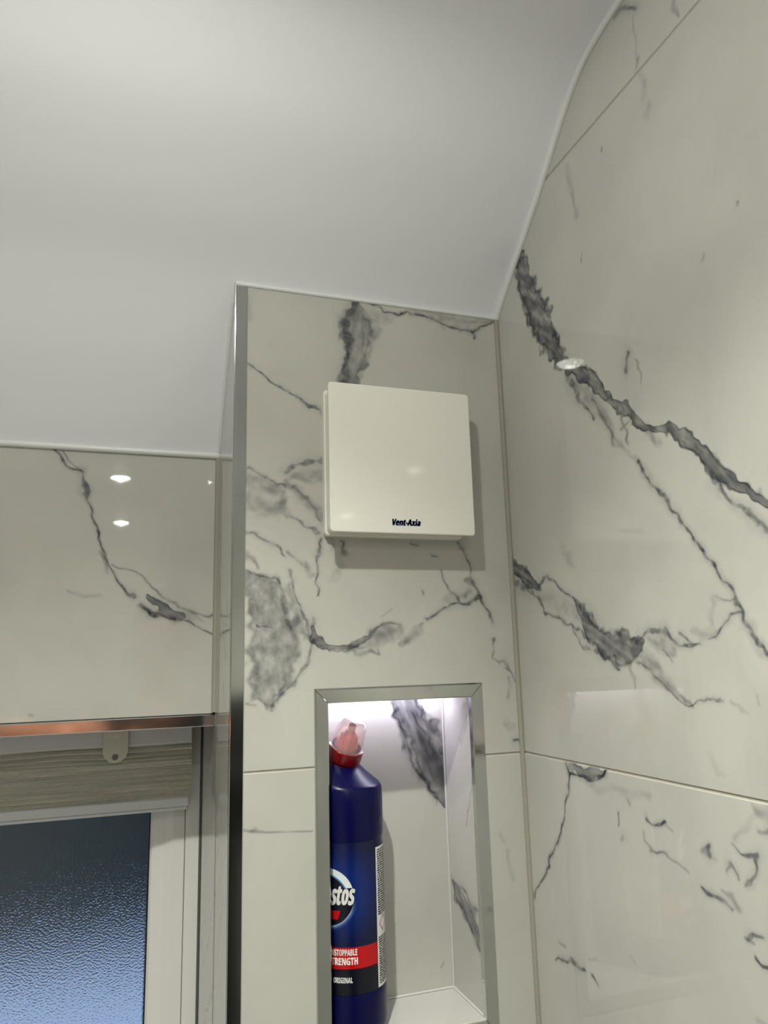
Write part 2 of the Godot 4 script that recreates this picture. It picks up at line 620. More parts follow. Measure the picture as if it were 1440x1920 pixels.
func wall_front():
	var w := struct("wall_front")
	# the block behind the tiles, with the hollow of the niche left open
	var zb := -0.45
	bx("masonry", P(-0.305, -1.6, zb), P(-0.222, 0.9, -0.0105), M.masonry, w)
	bx("masonry", P(-0.0475, -1.6, zb), P(0.0105, 0.9, -0.0105), M.masonry, w)
	bx("masonry", P(-0.222, -1.6, zb), P(-0.0475, -0.2575, -0.0105), M.masonry, w)
	bx("masonry", P(-0.222, 0.085, zb), P(-0.0475, 0.9, -0.0105), M.masonry, w)
	bx("masonry", P(-0.222, -0.2575, zb), P(-0.0475, 0.085, -0.0905), M.masonry, w)
	var g := MB.new()
	g.box(P(-0.3, 0.075, -0.0105), P(0.0, 0.51, -0.0010))
	g.box(P(-0.3, -1.6, -0.0105), P(-0.222, 0.075, -0.0010))
	g.box(P(-0.052, -1.6, -0.0105), P(0.0, 0.075, -0.0010))
	g.box(P(-0.222, -1.6, -0.0105), P(-0.052, -0.264, -0.0010))
	put(g, "grout", M.grout, w)
	var ft := Rect2(-0.31, 0.0, 0.32, 0.56)
	var fl := Rect2(-0.31, -0.6, 0.32, 0.6)
	var tiles := [
		[PackedVector2Array([Vector2(-0.2986, 0.0008), Vector2(-0.2293, 0.0008), Vector2(-0.2293, 0.0741), Vector2(-0.0452, 0.0741), Vector2(-0.0452, 0.0008), Vector2(-0.0008, 0.0008), Vector2(-0.0008, 0.507), Vector2(-0.2986, 0.507)]), M.front_top, ft],
		[rect(-0.2986, -0.5985, -0.2293, -0.0010), M.front_low, fl],
		[rect(-0.0452, -0.5985, -0.0008, -0.0010), M.front_low, fl],
		[rect(-0.2270, -0.5985, -0.0475, -0.2640), M.front_low, fl],
		[rect(-0.2986, -1.1985, -0.0008, -0.6010), M.slab_plain, Rect2(-0.31, -1.2, 0.6, 0.6)],
		[rect(-0.2986, -1.6, -0.0008, -1.2010), M.slab_plain, Rect2(-0.2, -1.7, 0.6, 0.6)],
	]
	for t in tiles:
		var m := MB.new()
		m.slab(t[0], P(0, 0, 0), Vector3.RIGHT, Vector3.UP, 0.010, 0.0006, t[2])
		put(m, "tile", t[1], w)
	# lining of the niche
	var lining := [
		[rect(-0.222, -0.2475, -0.0475, 0.0735), P(0, 0, -0.0805), Vector3.RIGHT, Vector3.UP, M.niche_back, Rect2(-0.25, -0.27, 0.22, 0.37)],
		[rect(-0.0788, -0.2475, -0.0012, 0.0735), P(-0.0575, 0, 0), Vector3(0, 0, 1), Vector3.UP, M.niche_side, Rect2(-0.1, -0.27, 0.11, 0.37)],
		[rect(0.0012, -0.2475, 0.0788, 0.0735), P(-0.2195, 0, 0), Vector3(0, 0, -1), Vector3.UP, M.slab_plain, Rect2(0, 0, 0.6, 0.6)],
		[rect(-0.2185, 0.001, -0.0583, 0.0788), P(0, -0.2478, 0), Vector3.RIGHT, Vector3(0, 0, -1), M.slab_plain, Rect2(-0.5, -0.33, 0.6, 0.6)],
		[rect(-0.2185, -0.0788, -0.0583, -0.001), P(0, 0.0745, 0), Vector3.RIGHT, Vector3(0, 0, 1), M.slab_plain, Rect2(-0.3, -0.2, 0.6, 0.6)],
	]
	for t in lining:
		var m := MB.new()
		m.slab(t[0], t[1], t[2], t[3], 0.009, 0.0006, t[5])
		put(m, "tile", t[4], w)
	var nb := MB.new()
	nb.tube([P(-0.0582, -0.247, -0.0797), P(-0.0582, 0.075, -0.0797)], 0.0016, 8)
	nb.tube([P(-0.2185, -0.2472, -0.0797), P(-0.0585, -0.2472, -0.0797)], 0.0014, 8)
	nb.tube([P(-0.0585, -0.2472, -0.079), P(-0.0585, -0.2472, -0.006)], 0.0014, 8)
	put(nb, "joint", flat(Color(0.76, 0.755, 0.74), 0.6), w)

func wall_return():
	var w := struct("wall_return")
	var sets := [[-1.6, -0.6015], [-0.5995, 0.6]]
	for s in sets:
		var poly := cut_by_ceiling(rect(-0.30, s[0], -0.0045, s[1]), true)
		var m := MB.new()
		m.slab(poly, P(RETURN_X, 0, 0), Vector3(0, 0, 1), Vector3.UP, 0.0072, 0.0005, Rect2(-0.3, -0.65, 0.31, 1.2))
		put(m, "tile", M.return_side, w)

func wall_recess():
	var w := struct("wall_recess")
	var zf := RECESS - 0.0105
	bx("masonry", P(LEFT, 0.0345, -0.5), P(-0.305, 0.9, zf), M.masonry, w)
	bx("masonry", P(LEFT, -1.6, -0.5), P(-0.305, -0.80, zf), M.masonry, w)
	bx("masonry", P(LEFT, -0.80, -0.5), P(-1.10, 0.0345, zf), M.masonry, w)
	var x := -0.3145
	var j := 0
	while x > LEFT:
		var x1 := maxf(-0.9135 - j * 0.6, LEFT)
		for r in [[0.0485, 0.346], [-1.6, -0.80]]:
			var m := MB.new()
			m.slab(rect(x1, r[0], x, r[1]), P(0, 0, RECESS), Vector3.RIGHT, Vector3.UP, 0.010, 0.0006, Rect2(-0.93, 0.0, 0.62, 0.4) if j == 0 and r[0] > 0 else Rect2(x1, r[0], 0.6, 0.6))
			put(m, "tile", M.recess if j == 0 and r[0] > 0 else M.slab_plain, w)
		x = x1 - 0.0025
		j += 1
	var m2 := MB.new()
	m2.slab(rect(LEFT, -0.80, -1.10, 0.0345), P(0, 0, RECESS), Vector3.RIGHT, Vector3.UP, 0.010, 0.0006, Rect2(-2, -0.8, 0.6, 0.6))
	put(m2, "tile", M.slab_plain, w)
	# sill under the window
	bx("sill", P(-1.10, -0.80, -0.32), P(-0.3122, -0.786, RECESS + 0.006), M.slab_plain, w, 0.001)

func trims():
	# brushed corner profile up the edge of the column
	var t1 := struct("trim_1")
	var c := MB.new()
	var prof := []
	for a in 5:
		var an := PI / 2 * a / 4.0
		prof.append(Vector2(-0.3113 - 0.0012 * sin(an), -0.0004 + 0.0012 * cos(an)))
	prof.append(Vector2(-0.3125, -0.0045))
	prof.append(Vector2(-0.2996, -0.0095))
	prof.append(Vector2(-0.2994, 0.0008))
	var top := 0.5035
	for k in prof.size():
		var p: Vector2 = prof[k]
		var q: Vector2 = prof[(k + 1) % prof.size()]
		c.face([P(p.x, -1.6, p.y), P(q.x, -1.6, q.y), P(q.x, top, q.y), P(p.x, top, p.y)], Vector3((p.x + q.x) / 2 + 0.306, 0, (p.y + q.y) / 2 + 0.0045))
	put(c, "profile", M.metal, t1)
	# mitred frame round the niche
	var t2 := struct("trim_2")
	var x0 := -0.2288
	var x1 := -0.0457
	var y0 := -0.2622
	var y1 := 0.0735
	var pr := [[0.0, -0.010], [0.0, 0.0004], [0.0007, 0.0012], [0.0126, 0.0012], [0.0134, 0.0004], [0.0134, -0.007], [0.0115, -0.010]]
	var cor := [P(x0, y0, 0), P(x1, y0, 0), P(x1, y1, 0), P(x0, y1, 0)]
	var inw := [Vector3.UP, Vector3.LEFT, Vector3.DOWN, Vector3.RIGHT]
	for k in 4:
		var m := MB.new()
		var slack: Vector3 = (cor[(k + 1) % 4] - cor[k]).normalized() * 0.00035
		m.rail(cor[k] + slack, cor[(k + 1) % 4] - slack, inw[k], Vector3(0, 0, 1), pr)
		put(m, "rail", M.metal, t2)
	# metal edge along the head of the window opening
	var t3 := struct("trim_3")
	bx("profile", P(LEFT, 0.0352, RECESS - 0.010), P(-0.3124, 0.0478, RECESS + 0.0014), M.metal, t3, 0.0009)
	# beads of sealant under the ceiling and in the corners
	var t4 := struct("trim_4")
	var b := MB.new()
	var path := []
	for p in ceiling_profile():
		if p.x > -0.002 and p.x < REAR:
			path.append(P(-0.0014, p.y - 0.0024, p.x))
	b.tube(path, 0.0037, 10)
	put(b, "bead", M.sealant, t4)
	b = MB.new()
	b.tube([P(-0.3115, 0.4995, 0.0002), P(0.0, 0.4995, 0.0002)], 0.0024, 8)
	put(b, "bead", M.sealant, t4)
	b = MB.new()
	b.tube([P(LEFT, 0.3415, RECESS + 0.0016), P(RETURN_X, 0.3415, RECESS + 0.0016)], 0.0036, 8)
	put(b, "bead", M.sealant, t4)
	b = MB.new()
	path = []
	for p in ceiling_profile():
		if p.x > RECESS and p.x < -0.008:
			path.append(P(RETURN_X - 0.0003, p.y - 0.001, p.x))
	b.tube(path, 0.0022, 8)
	put(b, "bead", M.sealant, t4)
	var t5 := struct("trim_5")
	b = MB.new()
	b.tube([P(-0.0018, -1.6, 0.0006), P(-0.0018, 0.499, 0.0006)], 0.0030, 10)
	put(b, "joint", M.corner_joint, t5)
	b = MB.new()
	b.tube([P(RETURN_X - 0.0008, 0.05, RECESS + 0.0006), P(RETURN_X - 0.0008, 0.3415, RECESS + 0.0006)], 0.0034, 10)
	put(b, "joint", M.corner_joint, t5)

func window():
	var w := struct("window_1")
	var x0 := -1.10
	var x1 := RETURN_X
	var y0 := -0.786
	var y1 := 0.034
	var cor := [P(x0, y0, FRAME_Z), P(x1, y0, FRAME_Z), P(x1, y1, FRAME_Z), P(x0, y1, FRAME_Z)]
	var inw := [Vector3.UP, Vector3.LEFT, Vector3.DOWN, Vector3.RIGHT]
	var outer := [[0.0, -0.06], [0.0, -0.001], [0.001, 0.0], [0.0172, 0.0], [0.0180, -0.0012], [0.0180, -0.06]]
	var sash := [[0.0186, -0.06], [0.0186, -0.002], [0.0196, -0.001], [0.0330, -0.001], [0.0415, -0.0052], [0.0425, -0.0052], [0.0560, -0.0085], [0.0585, -0.0110], [0.0585, -0.05]]
	var gasket := [[0.0584, -0.04], [0.0584, -0.0118], [0.0592, -0.0110], [0.0600, -0.0122], [0.0600, -0.04]]
	for part in [["outer_frame", outer, M.upvc], ["sash", sash, M.upvc], ["gasket", gasket, M.gasket]]:
		for k in 4:
			var m := MB.new()
			m.rail(cor[k], cor[(k + 1) % 4], inw[k], Vector3(0, 0, 1), part[1])
			put(m, part[0], part[2], w)
	var j := MB.new()
	j.tube([P(x1 - 0.0004, y0, FRAME_Z + 0.0002), P(x1 - 0.0004, y1, FRAME_Z + 0.0002)], 0.0015, 8)
	put(j, "joint", flat(Color(0.36, 0.36, 0.35), 0.8), w)
	bx("pane", P(x0 + 0.0575, y0 + 0.0575, FRAME_Z - 0.022), P(x1 - 0.0575, y1 - 0.0575, FRAME_Z - 0.016), M.glass, w)

func outside():
	var t := thing("terrace", "pale paved terrace blurred behind the frosted window", "terrace", Vector3.ZERO)
	bx("slab", Vector3(-14, -1.4, -8.4), Vector3(6, -1.2, -0.75), M.terrace, t)
	var h := thing("hedge", "dark green hedge blurred behind the top of the frosted pane", "hedge", Vector3.ZERO)
	var m := MB.new()
	var fn := FastNoiseLite.new()
	fn.seed = 4
	fn.frequency = 0.9
	var rows := []
	for j in 22:
		var row := []
		for i in 60:
			var x := -14.0 + 20.0 * i / 59.0
			var a := PI * j / 21.0
			var y := -1.2 + sin(a) * 4.0
			var z := -9.6 + cos(a) * 0.9
			var k := fn.get_noise_3d(x * 1.4, y * 1.4, z * 3) * 0.5
			row.append(Vector3(x, y + k * 0.6, z + k))
		rows.append(row)
	m.grid(rows, false, true)
	put(m, "foliage", M.hedge, h)

# ==================================================================== lamps
func downlight(at: Vector3, label: String):
	var t := thing("downlight", label, "ceiling light", at + Vector3(0, Y0, 0), "ceiling downlights")
	var b := MB.new()
	b.lathe([[0.041, 0.0], [0.041, -0.003], [0.039, -0.0045], [0.030, -0.0045], [0.0275, -0.003], [0.0265, 0.0]], Transform3D(), 40)
	put(b, "bezel", M.bezel, t)
	var l := MB.new()
	l.lathe([[0.0265, 0.0], [0.0260, -0.0030], [0.0235, -0.0052], [0.014, -0.0066], [0.0001, -0.0070]], Transform3D(), 40)
	put(l, "lens", M.lamp, t)
	var s := SpotLight3D.new()
	s.name = "beam"
	s.light_color = LAMP_TINT
	s.light_energy = LAMP_ENERGY
	s.light_size = 0.01
	s.spot_angle = 56.5
	s.spot_angle_attenuation = 1.0
	s.spot_range = 12.0
	s.spot_attenuation = 2.0
	s.shadow_enabled = true
	s.rotation_degrees = Vector3(-90, 0, 0)
	s.position = Vector3(0, -0.004, 0)
	t.add_child(s)
	# the proud lens also throws a little light sideways
	var o := OmniLight3D.new()
	o.name = "spill"
	o.light_color = LAMP_TINT
	o.light_energy = SPILL_ENERGY
	o.light_size = 0.01
	o.omni_range = 12.0
	o.omni_attenuation = 2.0
	o.shadow_enabled = true
	o.position = Vector3(0, -0.005, 0)
	t.add_child(o)

func niche_light():
	var t := thing("led_strip", "slim lit strip under the head of the tiled niche", "led light", P(-0.138, 0.0745, -0.066))
	bx("channel", Vector3(-0.076, -0.0065, -0.006), Vector3(0.076, 0.0, 0.006), M.rail, t, 0.0006)
	bx("diffuser", Vector3(-0.074, -0.0085, -0.005), Vector3(0.074, -0.0066, 0.005), M.led, t, 0.0006)
	var a := AreaLight3D.new()
	a.name = "glow"
	a.light_color = LED_TINT
	a.light_energy = 0.0155
	a.area_size = Vector2(0.148, 0.010)
	a.area_range = 3.0
	a.shadow_enabled = true
	a.rotation_degrees = Vector3(-90, 0, 0)
	a.position = Vector3(0, -0.0092, 0)
	t.add_child(a)

# ==================================================================== the extractor fan
func rounded(hw: float, hh: float, r: float, seg := 5) -> Array:
	var out := []
	for c in [[1, 1, 0.0], [-1, 1, PI / 2], [-1, -1, PI], [1, -1, PI * 1.5]]:
		for k in seg + 1:
			var a: float = c[2] + PI / 2 * k / seg
			out.append(Vector2(c[0] * (hw - r) + cos(a) * r, c[1] * (hh - r) + sin(a) * r))
	return out

func plate(levels: Array) -> MB:
	# stacked rounded outlines: each level is (half width, half height, corner radius, z)
	var m := MB.new()
	var prev := []
	for lv in levels:
		var ring := []
		for q in rounded(lv[0], lv[1], lv[2]):
			ring.append(Vector3(q.x, q.y, lv[3]))
		if prev:
			for k in ring.size():
				var j := (k + 1) % ring.size()
				var o: Vector3 = prev[k] + prev[j] + ring[k] + ring[j]
				o.z = 4.0 * (prev[0].x - ring[0].x) * 20.0
				m.face([prev[k], prev[j], ring[j], ring[k]], o)
		else:
			m.face(ring, Vector3(0, 0, -1))
		prev = ring
	m.face(prev, Vector3(0, 0, 1))
	return m

func letters(text: String, width: float, bold: float, slant: float, mat: Material, called: String, parent: Node, place: Callable, height := 0.0, depth := 0.0004, font := "Droid Sans"):
	# flat lettering as thin solid shapes, scaled to a width and laid on a surface by place(x, y, depth)
	var f := SystemFont.new()
	f.font_names = PackedStringArray([font])
	f.font_weight = 700
	var tm := TextMesh.new()
	tm.text = text
	tm.font = f
	tm.font_size = 64
	tm.pixel_size = 0.01
	tm.curve_step = 2.0
	tm.depth = 0.05
	var arr := tm.get_mesh_arrays() if tm.get_surface_count() == 0 else tm.surface_get_arrays(0)
	var vs: PackedVector3Array = arr[Mesh.ARRAY_VERTEX]
	if vs.is_empty():
		return
	var lo := vs[0]
	var hi := vs[0]
	for v in vs:
		lo = lo.min(v)
		hi = hi.max(v)
	var k := width / (hi.x - lo.x)
	var ky := k if height <= 0.0 else height / (hi.y - lo.y)
	var mb := MB.new()
	var ix = arr[Mesh.ARRAY_INDEX]
	if ix == null or ix.is_empty():
		ix = PackedInt32Array(range(vs.size()))
	# heavier strokes: the same shapes set again, a little to either side
	var heavy := [Vector2.ZERO]
	if bold > 0.0:
		var q := bold * width / text.length() * 0.06
		heavy = [Vector2(-q, 0), Vector2(q, 0), Vector2(0, q * 0.6), Vector2(0, -q * 0.6)]
	for off in heavy:
		var base := mb.v.size()
		for v in vs:
			var y: float = (v.y - (lo.y + hi.y) / 2) * ky + off.y
			mb.v.append(place.call((v.x - (lo.x + hi.x) / 2) * k + slant * y + off.x, y, depth if v.z > 0 else 0.0))
			mb.u.append(Vector2.ZERO)
		for i in ix:
			mb.ix.append(base + i)
	mb.n.resize(mb.v.size())
	for i in range(0, mb.ix.size(), 3):
		var nn := (mb.v[mb.ix[i + 2]] - mb.v[mb.ix[i]]).cross(mb.v[mb.ix[i + 1]] - mb.v[mb.ix[i]]).normalized()
		for j in 3:
			mb.n[mb.ix[i + j]] += nn
	for i in mb.n.size():
		mb.n[i] = mb.n[i].normalized()
	put(mb, called, mat, parent)

func fan():
	var t := thing("extractor_fan", "square white plastic extractor fan with flat cover on marble column", "extractor fan", P(-0.1402, 0.3069, 0))
	put(plate([[0.0772, 0.0790, 0.004, 0.0], [0.0772, 0.0790, 0.004, 0.0085], [0.0766, 0.0784, 0.004, 0.0092]]), "base_plate", M.fan, t).position.x = -0.0013
	put(plate([[0.0758, 0.0776, 0.006, 0.0092], [0.0752, 0.0770, 0.006, 0.0165], [0.0735, 0.0753, 0.006, 0.0185]]), "housing", M.fan, t).position.x = -0.0013
	put(plate([[0.060, 0.060, 0.010, 0.0185], [0.060, 0.060, 0.010, 0.0285]]), "collar", M.fan, t)
	var c := put(plate([[0.0790, 0.0784, 0.0035, 0.0280], [0.0797, 0.0791, 0.0036, 0.0288], [0.0797, 0.0791, 0.0036, 0.0330], [0.0793, 0.0787, 0.0035, 0.0338], [0.0786, 0.0780, 0.003, 0.0341]]), "cover", M.fan, t)
	letters("Vent-Axia", 0.0312, 1.5, 0.20, M.blue_print, "lettering", c, func(x, y, d): return Vector3(0.0013 + x, -0.0672 + y, 0.0341 + d), 0.0069)

# ==================================================================== the bleach bottle
const BODY_R := 0.0365
func bottle():
	var t := thing("bleach_bottle", "dark blue plastic bleach bottle with red collar standing in lit niche", "bottle", P(-0.1865, -0.2475, -0.041))
	var blue := flat(Color(0.010, 0.012, 0.24), 0.30)
	blue.metallic_specular = 0.36
	# body: outline as (height, centre x, half width, half depth, squareness)
	var H := [[0.0, 0, 0.031, 0.031, 2.0], [0.0008, 0, 0.0340, 0.0340, 2.0], [0.004, 0, 0.0362, 0.0362, 2.0], [0.010, 0, 0.0368, 0.0368, 2.0], [0.035, 0, 0.0368, 0.0368, 2.0], [0.0385, 0, 0.0362, 0.0362, 2.0], [0.0395, 0, 0.0358, 0.0358, 2.0], [0.100, 0, 0.0358, 0.0358, 2.0], [0.173, 0, 0.0358, 0.0358, 2.0], [0.1745, 0, 0.0362, 0.0362, 2.0], [0.1775, 0, 0.0368, 0.0368, 2.0], [0.195, 0, 0.0368, 0.0368, 2.05], [0.212, 0, 0.0366, 0.0362, 2.15], [0.222, -0.0002, 0.0360, 0.0352, 2.25], [0.2275, -0.0008, 0.0348, 0.0335, 2.3], [0.231, -0.002, 0.0325, 0.0310, 2.3], [0.2385, -0.0035, 0.0255, 0.0255, 2.2], [0.2445, -0.0035, 0.0196, 0.0200, 2.0], [0.2475, -0.0030, 0.0172, 0.0172, 2.0], [0.2500, -0.0025, 0.0168, 0.0168, 2.0]]
	var m := MB.new()
	var rows := []
	for s in H:
		var row := []
		var tilt: float = clampf((s[0] - 0.222) / 0.028, 0.0, 1.0)
		for k in 72:
			var a := TAU * k / 72
			var cx := cos(a)
			var cz := sin(a)
			var e: float = 2.0 / s[4]
			var x: float = s[1] + s[2] * signf(cx) * pow(absf(cx), e)
			var z: float = s[3] * signf(cz) * pow(absf(cz), e)
			# the neck leans, so the shoulder falls away to the right
			row.append(Vector3(x, s[0] - tilt * (x * 0.22 + z * 0.46), z - tilt * 0.0035))
		rows.append(row)
	m.grid(rows, true, true)
	m.face(rows[0], Vector3.DOWN)
	var body := put(m, "body", blue, t)
	# finger grips pressed into the flank, as slim raised ovals
	for g in [[44.0, 0.198, 0.0035, 0.0125]]:
		var gm := MB.new()
		var gr := []
		for j in 9:
			var rr := []
			for k in 24:
				var a := TAU * k / 24
				var q := j / 8.0
				var az: float = deg_to_rad(g[0]) + cos(a) * q * g[2] / BODY_R
				var y: float = g[1] + sin(a) * q * g[3]
				var r := 0.0364 + 0.0010 * sin(PI * clampf(q, 0, 1)) 
				rr.append(Vector3(sin(az) * r, y, cos(az) * r))
			gr.append(rr)
		gm.grid(gr, true, false)
		put(gm, "grip", blue, body)
	# printed front label and white back label
	var lab := put(label_patch(-128.0, 33.0, 0.0400, 0.1740, 0.0362), "front_label", label_print(), t)
	var white := flat(Color(0.93, 0.93, 0.92), 0.4)
	var back := put(label_patch(34.0, 200.0, 0.0405, 0.1665, 0.0363), "back_label", white, t)
	var ink := flat(Color(0.05, 0.05, 0.06), 0.5)
	var silver := flat(Color(0.86, 0.86, 0.86), 0.35)
	var paper := flat(Color(0.94, 0.94, 0.94), 0.4)
	var red := flat(Color(0.72, 0.02, 0.06), 0.35)
	var bend := func(az: float, h: float) -> Callable:
		return func(x, y, d):
			var a: float = deg_to_rad(az) + x / 0.0362
			return Vector3(sin(a) * (0.0363 + d), h + y, cos(a) * (0.0363 + d))
	letters("Domestos", 0.0545, 1.1, 0.16, silver, "lettering", lab, bend.call(-49.5, 0.1275), 0.0180)
	letters("UNSTOPPABLE", 0.0278, 0.4, 0.0, paper, "lettering", lab, bend.call(-25.5, 0.0768), 0.0056)
	letters("STRENGTH", 0.0282, 0.6, 0.0, paper, "lettering", lab, bend.call(-25.3, 0.0692), 0.0062)
	letters("ORIGINAL", 0.0184, 0.4, 0.0, paper, "lettering", lab, bend.call(-25.6, 0.0530), 0.0046)
	# small print on the back label: rows of short words in bars, and the warning diamond
	var rng := RandomNumberGenerator.new()
	rng.seed = 12
	var words := MB.new()
	var y := 0.1635
	while y > 0.043:
		if y < 0.1035 and y > 0.0845:
			y -= 0.0021
			continue
		var a := 37.0 + rng.randf() * 1.5
		while a < 88.0:
			var b := a + 2.5 + rng.randf() * 8.0
			var strip := [[], []]
			for k in 5:
				var an := deg_to_rad(lerpf(a, minf(b, 90.0), k / 4.0))
				strip[0].append(Vector3(sin(an) * 0.03645, y - 0.0006, cos(an) * 0.03645))
				strip[1].append(Vector3(sin(an) * 0.03645, y + 0.0006, cos(an) * 0.03645))
			words.grid(strip)
			a = b + 1.6
		y -= 0.0021
	put(words, "small_print", ink, back)
	var dia := MB.new()
	var cz := 52.0
	for k in 4:
		var c0: Vector2 = [Vector2(1, 0), Vector2(0, 1), Vector2(-1, 0), Vector2(0, -1)][k]
		var c1: Vector2 = [Vector2(0, 1), Vector2(-1, 0), Vector2(0, -1), Vector2(1, 0)][k]
		var strip := [[], []]
		for q in 7:
			var p := c0.lerp(c1, q / 6.0)
			for s in 2:
				var sc: float = [0.0078, 0.0069][s]
				var an := deg_to_rad(cz) + p.x * sc / 0.0364
				strip[s].append(Vector3(sin(an) * 0.0365, 0.0955 + p.y * sc, cos(an) * 0.0365))
		dia.grid(strip)
	put(dia, "hazard_diamond", red, back)
	# leaning neck: red collar, clear cap, inner spout
	var tip := Transform3D(Basis(Vector3(0, 0, 1), deg_to_rad(-11.0)) * Basis(Vector3(1, 0, 0), deg_to_rad(27.0)), Vector3(-0.0032, 0.2470, -0.0035))
	var col := MB.new()
	col.lathe([[0.0160, -0.001], [0.0176, 0.000], [0.0178, 0.0045], [0.0186, 0.0050], [0.0190, 0.0058], [0.0190, 0.0165], [0.0186, 0.0172], [0.0160, 0.0174]], tip, 64)
	put(col, "collar", flat(Color(0.46, 0.008, 0.018), 0.22), t)
	var cap := MB.new()
	cap.lathe([[0.0180, 0.0174], [0.0176, 0.0176], [0.0150, 0.0395], [0.0142, 0.0425], [0.0128, 0.0440], [0.0108, 0.0444], [0.0104, 0.0438], [0.0001, 0.0438], [0.0001, 0.0428], [0.0122, 0.0428], [0.0138, 0.0410], [0.0168, 0.0176]], tip, 64)
	var clear := flat(Color(0.99, 0.93, 0.93, 0.13), 0.08)
	clear.transparency = BaseMaterial3D.TRANSPARENCY_ALPHA
	put(cap, "clear_cap", clear, t)
	var noz := MB.new()
	noz.lathe([[0.0120, 0.0165], [0.0118, 0.0215], [0.0098, 0.0225], [0.0096, 0.0290], [0.0066, 0.0310], [0.0052, 0.0345], [0.0042, 0.0350], [0.0038, 0.0420], [0.0032, 0.0424], [0.0016, 0.0420], [0.0014, 0.0400], [0.0001, 0.0398]], tip, 40)
	put(noz, "spout", flat(Color(0.72, 0.16, 0.22), 0.35), t)

func label_patch(a0: float, a1: float, y0: float, y1: float, r: float) -> MB:
	var m := MB.new()
	var rows := []
	for j in 2:
		var row := []
		for k in 49:
			var a := deg_to_rad(lerpf(a0, a1, k / 48.0))
			row.append(Vector3(sin(a) * r, y0 if j == 0 else y1, cos(a) * r))
		rows.append(row)
	m.grid(rows)
	return m

func label_print() -> StandardMaterial3D:
	# printed label: blue ground, navy disc with a pale crescent, soft printed halo, red band, navy foot
	var w := 540
	var h := 450
	var im := Image.create(w, h, false, Image.FORMAT_RGB8)
	var deep := Color(0.008, 0.03, 0.20)
	var mid := Color(0.01, 0.13, 0.42)
	var navy := Color(0.012, 0.02, 0.12)
	for j in h:
		var y := 0.1740 - 0.134 * (j + 0.5) / h
		for i in w:
			var az := -128.0 + 161.0 * (i + 0.5) / w
			var x := deg_to_rad(az + 48.0) * 0.0362
			var d := Vector2(x, y - 0.1255).length()
			var c := mid.lerp(deep, smoothstep(0.018, 0.062, Vector2(x - 0.012, (y - 0.128) * 1.1).length()))
			if d < 0.0258:
				c = navy
				var cut := Vector2(x + 0.004, y - 0.1215).length()
				if cut > 0.0238 and y > 0.1335:
					c = Color(0.86, 0.89, 0.92) if cut > 0.0252 else Color(0.30, 0.50, 0.70)
				if absf(x + 0.002 + (y - 0.107) * -0.3) < 0.0125 and y < 0.1135 and y > 0.1055:
					c = Color(0.70, 0.03, 0.05)
			elif d < 0.0315 and y < 0.1230:
				var s := 1.0 - (d - 0.0258) / 0.0057
				c = c.lerp(Color(0.72, 0.80, 0.88), s * s * clampf((0.1230 - y) / 0.012, 0, 1) * 0.9)
			var edge := 0.0
			if y < 0.0812 + edge and y > 0.0622:
				c = Color(0.74, 0.015, 0.06)
			elif y <= 0.0622:
				c = Color(0.012, 0.02, 0.10)
			im.set_pixel(i, j, c)
	var m := flat(Color.WHITE, 0.28)
	m.albedo_texture = ImageTexture.create_from_image(im)
	m.texture_repeat = false
	return m

